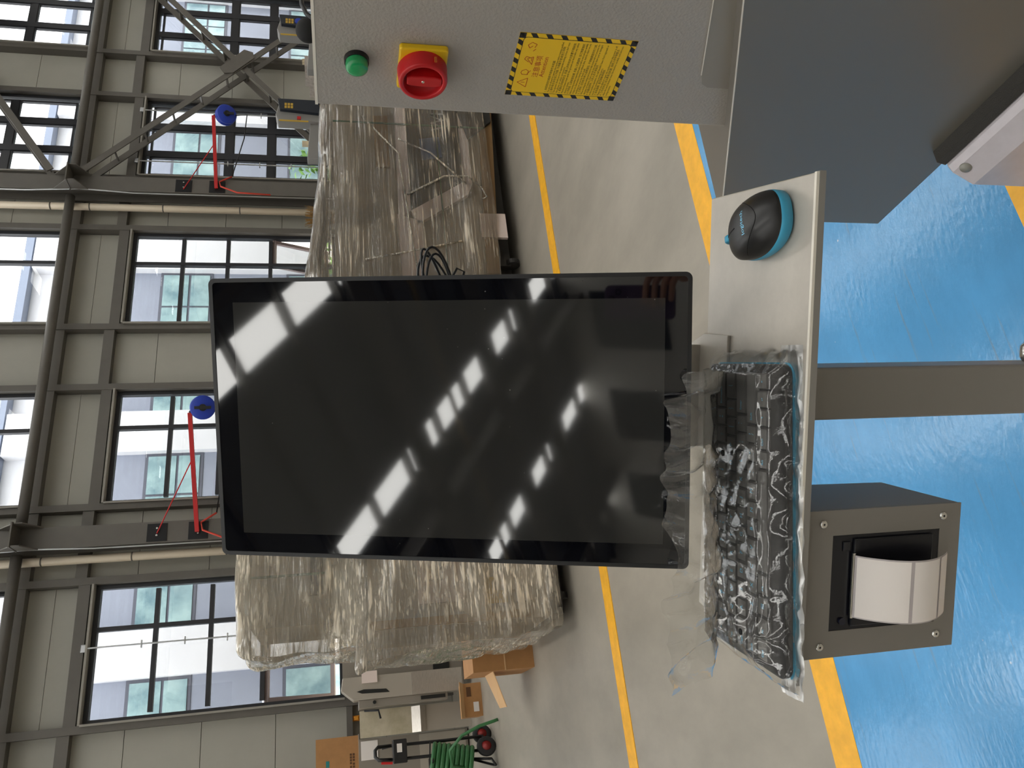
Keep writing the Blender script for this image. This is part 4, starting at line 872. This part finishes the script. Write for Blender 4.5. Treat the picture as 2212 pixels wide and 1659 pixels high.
part(pm, 'lower_slot', m_dark, B(.56, .60, 10.01, 10.02, .33, .62)); part(pm, 'latch', m_dark, C_((.585, 10.02, 1.16), (.585, 10.0, 1.16), .02, n=16))
part(pm, 'vent_grille', m_dark, B(.88, 1.0, 10.33, 10.35, .22, .42)); part(pm, 'white_sign', m_white, B(.80, .93, 9.97, 9.995, 1.12, 1.30)); part(pm, 'steel_apron', brushed, B(.625, .875, 9.985, 9.999, .12, .72))
part(pm, 'handle', dark_metal, MB().tube([(.50, 10.0, 1.28), (.49, 9.96, 1.12), (.40, 9.94, 1.10)], .012), True)
wbd = thing('splash_board', 'cream stained board leaning under the left window beside the sheet press', 'board', (.1, 10.8, 0))
part(wbd, 'board_face', mat('cream_board', srgb(208, 198, 176), .5, var=.25, vscale=4, col2=srgb(178, 168, 140)), B(.22, .515, 10.3, 10.34, .72, 1.33)); part(wbd, 'steel_foot', brushed, MB().prism([(.22, 10.30, .55), (.22, 10.22, .62), (.22, 10.30, .72)], (.29, 0, 0))); part(wbd, 'lower_face', pg, B(.22, .515, 10.32, 10.36, .0, .56))
gb = thing('electric_box', 'grey wall cabinet with white paper notice behind the hose cart', 'cabinet', (-.1, 10.9, 0))
part(gb, 'box', pd, B(-.25, .21, 10.6, 11.0, .02, 1.34)); part(gb, 'notice', lab_w, B(-.02, .19, 10.588, 10.60, 1.12, 1.32)); part(gb, 'lower_door', pg, B(-.24, .20, 10.59, 10.60, .05, .62))
kraft = mat('kraft_card', srgb(176, 128, 80), .7, var=.06, vscale=10); kraft_l = mat('kraft_card_light', srgb(214, 174, 128), .7); print_k = mat('card_print', srgb(96, 64, 36), .7)
cx = atY(690, 1598, 11.7)
c1 = thing('cardboard_box', 'large cardboard carton standing on the grey wall cabinet at the left edge', 'carton', (-.1, 11.3, 1.345))
part(c1, 'carton_body', kraft, B(-.35, .275, 10.95, 11.4, 1.345, 1.86)); lettering(c1, 'printed_lines', '\u25a0\u25a0 \u25a0\u25a0\u25a0\u25a0\n\u25a0\u25a0\u25a0 \u25a0\u25a0\u25a0', .035, print_k, (-.02, 10.948, 1.42), (1, 0, 0), (0, 0, 1)); part(c1, 'printed_mark', mat('teal_print', srgb(30, 130, 130), .6), B(-.05, .02, 10.946, 10.95, 1.70, 1.74))
gb2 = part(gb, 'top_shelf', pd, B(-.40, .28, 10.6, 11.45, 1.34, 1.345))
c2 = thing('cardboard_box', 'low cardboard box with white sticker on the floor by the sheet press', 'carton', (.47, 9.5, 0))
part(c2, 'carton_body', kraft, B(.29, .64, 9.36, 9.75, 0, .20)); part(c2, 'lid_flap', kraft_l, MB().prism([(.29, 9.36, .20), (.64, 9.36, .20), (.66, 9.30, .25), (.28, 9.30, .25)], (0, .004, .003))); part(c2, 'sticker', lab_w, B(.34, .44, 9.354, 9.36, .04, .10)); part(c2, 'printed_mark', print_k, B(.50, .60, 9.355, 9.36, .12, .17))
c3 = thing('cardboard_box', 'open cardboard box half hidden behind the wrapped machine at the left', 'carton', (.8, 6.9, 0))
part(c3, 'carton_body', kraft, B(.52, 1.1, 6.55, 7.1, 0, .50)); part(c3, 'box_seam', kraft_l, B(.519, 1.1, 6.545, 6.55, .235, .245)); part(c3, 'side_flap', kraft_l, MB().prism([(.52, 6.6, .33), (.52, 7.0, .33), (.26, 7.05, .22), (.26, 6.9, .19)], (0, 0, .006)))
# hose cart
ct = thing('hose_cart', 'black two-wheeled cart with red hubs carrying a green hose reel', 'cart', (-.02, 8.8, 0))
tyre = mat('tyre_black', srgb(34, 33, 34), .7); hubr = mat('hub_red', srgb(150, 40, 38), .5); hose_g = mat('green_hose', srgb(52, 108, 62), .35, var=.2, vscale=30, stretch=(1, 1, 6)); tube_k = mat('cart_tube_black', srgb(28, 27, 28), .4)
for x, y in ((-.02, 8.72), (.10, 8.95)):
    w = part(ct, 'wheel', tyre, MB().lathe([(.05, -.025), (.085, -.025), (.098, -.015), (.10, 0), (.098, .015), (.085, .025), (.05, .025)], (x, y, .10), (.45, -1, 0), 28), True); part(w, 'wheel_hub', hubr, MB().lathe([(0, -.02), (.05, -.02), (.055, 0), (.05, .02), (.02, .022), (.015, .035), (0, .035)], (x, y, .10), (.45, -1, 0), 20), True)
part(ct, 'axle', dark_metal, C_((-.02, 8.72, .10), (.10, 8.95, .10), .012, n=10))
for dx in (0, .13): part(ct, 'frame_tube', tube_k, MB().tube([(-.05 + dx, 8.75 + dx, .12), (-.05 + dx, 8.78 + dx, .5), (-.04 + dx, 8.80 + dx, 1.05), (-.04 + dx * .9, 8.82 + dx * .9, 1.14)], .016, 10), True)
part(ct, 'handle_bar', tube_k, MB().tube([(-.04, 8.80, 1.05), (-.03, 8.80, 1.18), (.0, 8.83, 1.21), (.06, 8.89, 1.21), (.09, 8.92, 1.18), (.09, 8.93, 1.05)], .018, 10), True)
part(ct, 'tool_box', tube_k, B(-.08, .14, 8.72, 8.92, .90, 1.04), bevel=.01, ); part(ct, 'tool_label', lab_w, B(.02, .10, 8.712, 8.72, .95, 1.0)); part(ct, 'red_marker', red_paint, C_((-.07, 8.70, 1.05), (-.06, 8.70, 1.16), .012, n=10))
hd_c, hd_ax = Vector((-.16, 8.80, .46)), Vector((.2, .1, 1)).normalized(); hd_a = hd_ax.orthogonal().normalized(); hd_b = hd_ax.cross(hd_a)
for k in range(9):
    part(ct, 'hose_turn', hose_g, MB().tube([hd_c + hd_ax * (-.19 + .0475 * k) + (hd_a * math.cos(2 * math.pi * i / 28) + hd_b * math.sin(2 * math.pi * i / 28)) * .185 for i in range(29)], .0245, 8), True)
part(ct, 'drum_core', tube_k, C_(hd_c - hd_ax * .2, hd_c + hd_ax * .2, .165, n=24))
for a in range(5):
    an = 2 * math.pi * a / 5; c = Vector((-.16, 8.8, .68)); part(ct, 'drum_arm', tube_k, MB().bar(c, c + Vector((math.cos(an) * .24, math.sin(an) * .24, -.02)), .03, .012))
part(ct, 'loose_hose', hose_g, MB().tube([(-.20, 8.62, .30), (-.16, 8.55, .48), (-.02, 8.5, .50), (.10, 8.45, .38), (.17, 8.42, .20), (.20, 8.40, .05), (.21, 8.40, .012)], .016, 10), True)
part(ct, 'foot_stand', tube_k, MB().tube([(-.12, 8.72, .25), (-.14, 8.7, .06), (-.2, 8.66, .03), (-.2, 8.8, .03), (-.12, 8.85, .25)], .013, 8), True)
# orange tape block and wall bits
solo(B(.48, .55, 11.90, 11.96, 1.30, 1.40).box(.49, .54, 11.86, 11.90, 1.32, 1.38), 'orange_bracket', mat('orange_plastic', srgb(226, 150, 40), .5), 'small orange bracket on the sill rail at the left', 'bracket', (.515, 11.93, 1.30), bevel=.004)
for x, z0, z1, lb in ((1.73, 2.4, 4.86, 'thin steel window rod on the left window'), (11.12, 1.6, 4.86, 'thin steel window rod beside the second reel'), (9.95, 1.6, 4.86, 'thin steel window rod beside the lattice brace')):
    t = thing('window_rod', lb, 'rod', (x, 11.88, z0), group='rods that work the top windows'); part(t, 'rod', galv, C_((x, 11.815, z0), (x, 11.815, z1), .012, n=8)); part(t, 'gear_box', galv, B(x - .05, x + .05, 11.80, 11.835, z1 - .02, z1 + .05), bevel=.01)
    for k in range(4): part(t, 'rod_clip', galv, B(x - .05, x + .05, 11.80, 11.835, z0 + .1 + k * .55, z0 + .115 + k * .55))
# ================================================================== the photographer, seen only as a reflection in the screen
PH = m.copy() if False else cam.matrix_world.copy()
# phone frame: origin at the lens, px = right as the viewer sees it, pz = up, py = forward (towards the monitor)
pr_, pu, pf_ = RW @ Vector((1, 0, 0)), RW @ Vector((0, -1, 0)), RW @ Vector((0, 0, 1))
FP = Matrix((pr_, pf_, pu)).transposed().to_4x4(); FP.translation = EYE
ph = thing('smartphone', 'purple phone held upright towards the monitor, seen in its reflection', 'phone', (0, 0, 0), FP); OFF[ph.name] = Vector()
purple = mat('phone_purple', srgb(120, 96, 124), .3, .3)
part(ph, 'phone_body', purple, MB().prism([(x, -.016, z) for x, z in rr_poly(.0358, .0734, .011, 6, -.014, -.056)], (0, .0085, 0)), bevel=.001)
part(ph, 'camera_bump', purple, MB().prism([(x, -.0075, z) for x, z in rr_poly(.015, .015, .006, 5, .002, -.004)], (0, .0015, 0)))
for x, z in ((-.006, .003), (.008, -.011)): part(ph, 'lens_ring', blk, MB().ring((x, -.006, z), (0, 1, 0), .004, .0065, .001, 20))

skin_m = mat('skin', srgb(206, 150, 120), .5); cloth_m = mat('dark_jacket', srgb(40, 42, 50), .8); trouser_m = mat('dark_trousers', srgb(34, 34, 40), .85); hair_m = mat('black_hair', srgb(20, 18, 18), .6); shoe_m = mat('dark_shoes', srgb(26, 24, 24), .6)
def skin_mesh(nodes, edges, root, sub=2):
    me = bpy.data.meshes.new('rig'); me.from_pydata([tuple(p) for p, r in nodes], edges, []); o = bpy.data.objects.new('rig', me)
    sk = o.modifiers.new('skin', 'SKIN'); sk.use_smooth_shade = True
    for i, (p, r) in enumerate(nodes):
        v = me.skin_vertices[0].data[i]; v.radius = (r, r) if not isinstance(r, tuple) else r; v.use_root = (i == root)
    ss = o.modifiers.new('sub', 'SUBSURF'); ss.levels = sub; ss.render_levels = sub
    return bake(o)
def PW(x, y, z): return FP @ Vector((x, y, z))
base = Vector((.50, -.42, 0))                      # the person stands right of and behind the phone
fdir = Vector((.42, .9, 0)).normalized(); rdir = Vector((fdir.y, -fdir.x, 0))
def BP(r, f, z): return base + rdir * r + fdir * f + Vector((0, 0, z))
wr = PW(.055, -.045, -.150); el = BP(.20, .06, 1.06)
N = [(BP(0, 0, .95), .125), (BP(0, 0, 1.10), (.14, .11)), (BP(0, 0, 1.32), (.16, .115)), (BP(0, 0, 1.43), .085), (BP(0, .01, 1.50), .052), (BP(0, .02, 1.575), .082), (BP(0, .02, 1.655), .088), (BP(0, .01, 1.72), .055),
     (BP(-.17, 0, 1.38), .062), (BP(-.24, -.01, 1.12), .045), (BP(-.22, .10, .88), .036), (BP(-.215, .12, .82), .03), (BP(-.21, .14, .74), .026),
     (BP(.17, 0, 1.38), .062), (el, .046), (wr, .030), (wr.lerp(PW(.02, -.03, -.10), .55), (.034, .022)),
     (BP(-.095, 0, .86), .088), (BP(-.10, .02, .48), .062), (BP(-.10, -.01, .10), .042), (BP(-.10, .14, .04), .036),
     (BP(.095, 0, .86), .088), (BP(.10, .02, .48), .062), (BP(.10, -.01, .10), .042), (BP(.10, .14, .04), .036)]
Ed = [(0, 1), (1, 2), (2, 3), (3, 4), (4, 5), (5, 6), (6, 7), (3, 8), (8, 9), (9, 10), (10, 11), (11, 12), (3, 13), (13, 14), (14, 15), (15, 16), (0, 17), (17, 18), (18, 19), (19, 20), (0, 21), (21, 22), (22, 23), (23, 24)]
me_p = skin_mesh(N, Ed, 0)
for mm in (skin_m, cloth_m, trouser_m, shoe_m): me_p.materials.append(mm)
for f_ in me_p.polygons:
    c = f_.center; nearhand = (c - wr).length < .13 and (c - el).length > (wr - el).length * .80
    f_.material_index = 3 if c.z < .085 else 2 if c.z < .96 and abs((c - base).dot(rdir)) < .19 else 0 if nearhand or c.z > 1.47 or (c.z < .84 and (c - base).dot(rdir) < -.18) else 1
pe = bpy.data.objects.new('person', me_p); COL.objects.link(pe); OFF[pe.name] = Vector()
tag(pe, 'person in a dark jacket holding up the phone, glimpsed in the screen reflection', 'person')
# fingers of the raised hand closing round the phone: four from the right edge, thumb from the other side
def finger(pts, r): 
    n_ = [(PW(*p), r * (1 - .08 * k)) for k, p in enumerate(pts)]; return skin_mesh(n_, [(k, k + 1) for k in range(len(pts) - 1)], 0, 1)
for k, (z, ln) in enumerate(((-.068, .040), (-.086, .046), (-.104, .043), (-.121, .034))):
    fm = finger([(.046, -.030, z - .022), (.040, -.010, z - .008), (.026, .001, z - .002), (.024 - ln * .6, .0015, z), (.022 - ln, -.001, z + .001)], .0088); fm.materials.append(skin_m)
    fo = bpy.data.objects.new('finger', fm); COL.objects.link(fo); fo.parent = pe
fm = finger([(.040, -.040, -.125), (.020, -.032, -.112), (-.002, -.029, -.100), (-.016, -.027, -.092)], .0105); fm.materials.append(skin_m); fo = bpy.data.objects.new('thumb', fm); COL.objects.link(fo); fo.parent = pe
hd = BP(0, .02, 1.655)
hr = MB(); hr.lathe([(.001, .112), (.04, .104), (.075, .075), (.094, .03), (.096, -.01), (.09, -.05)], hd - fdir * .012, (0, 0, 1), 28); part(pe, 'hair', hair_m, hr, True)
part(pe, 'nose', skin_m, MB().prism([hd + fdir * .088 + rdir * .012 + Vector((0, 0, -.03)), hd + fdir * .088 - rdir * .012 + Vector((0, 0, -.03)), hd + fdir * .110 + Vector((0, 0, -.028))], Vector((0, 0, .04)) - fdir * .012))
for sg in (-1, 1):
    part(pe, 'eye', mat('eye_dark', srgb(30, 24, 22), .2), C_(hd + fdir * .080 + rdir * .032 * sg + Vector((0, 0, .005)), hd + fdir * .088 + rdir * .032 * sg + Vector((0, 0, .005)), .008, n=12))
    part(pe, 'ear', skin_m, MB().lathe([(0, -.008), (.018, -.006), (.024, 0), (.018, .006), (0, .008)], hd + rdir * .09 * sg + Vector((0, 0, -.015)), rdir, 14), True)
part(pe, 'mouth', mat('lips', srgb(160, 90, 84), .5), MB().bar(hd + fdir * .084 - rdir * .022 + Vector((0, 0, -.062)), hd + fdir * .084 + rdir * .022 + Vector((0, 0, -.062)), .008, .008))
for o in list(COL.objects): scene.collection.objects.link(o)
bpy.data.collections.remove(COL)
bpy.context.view_layer.update()
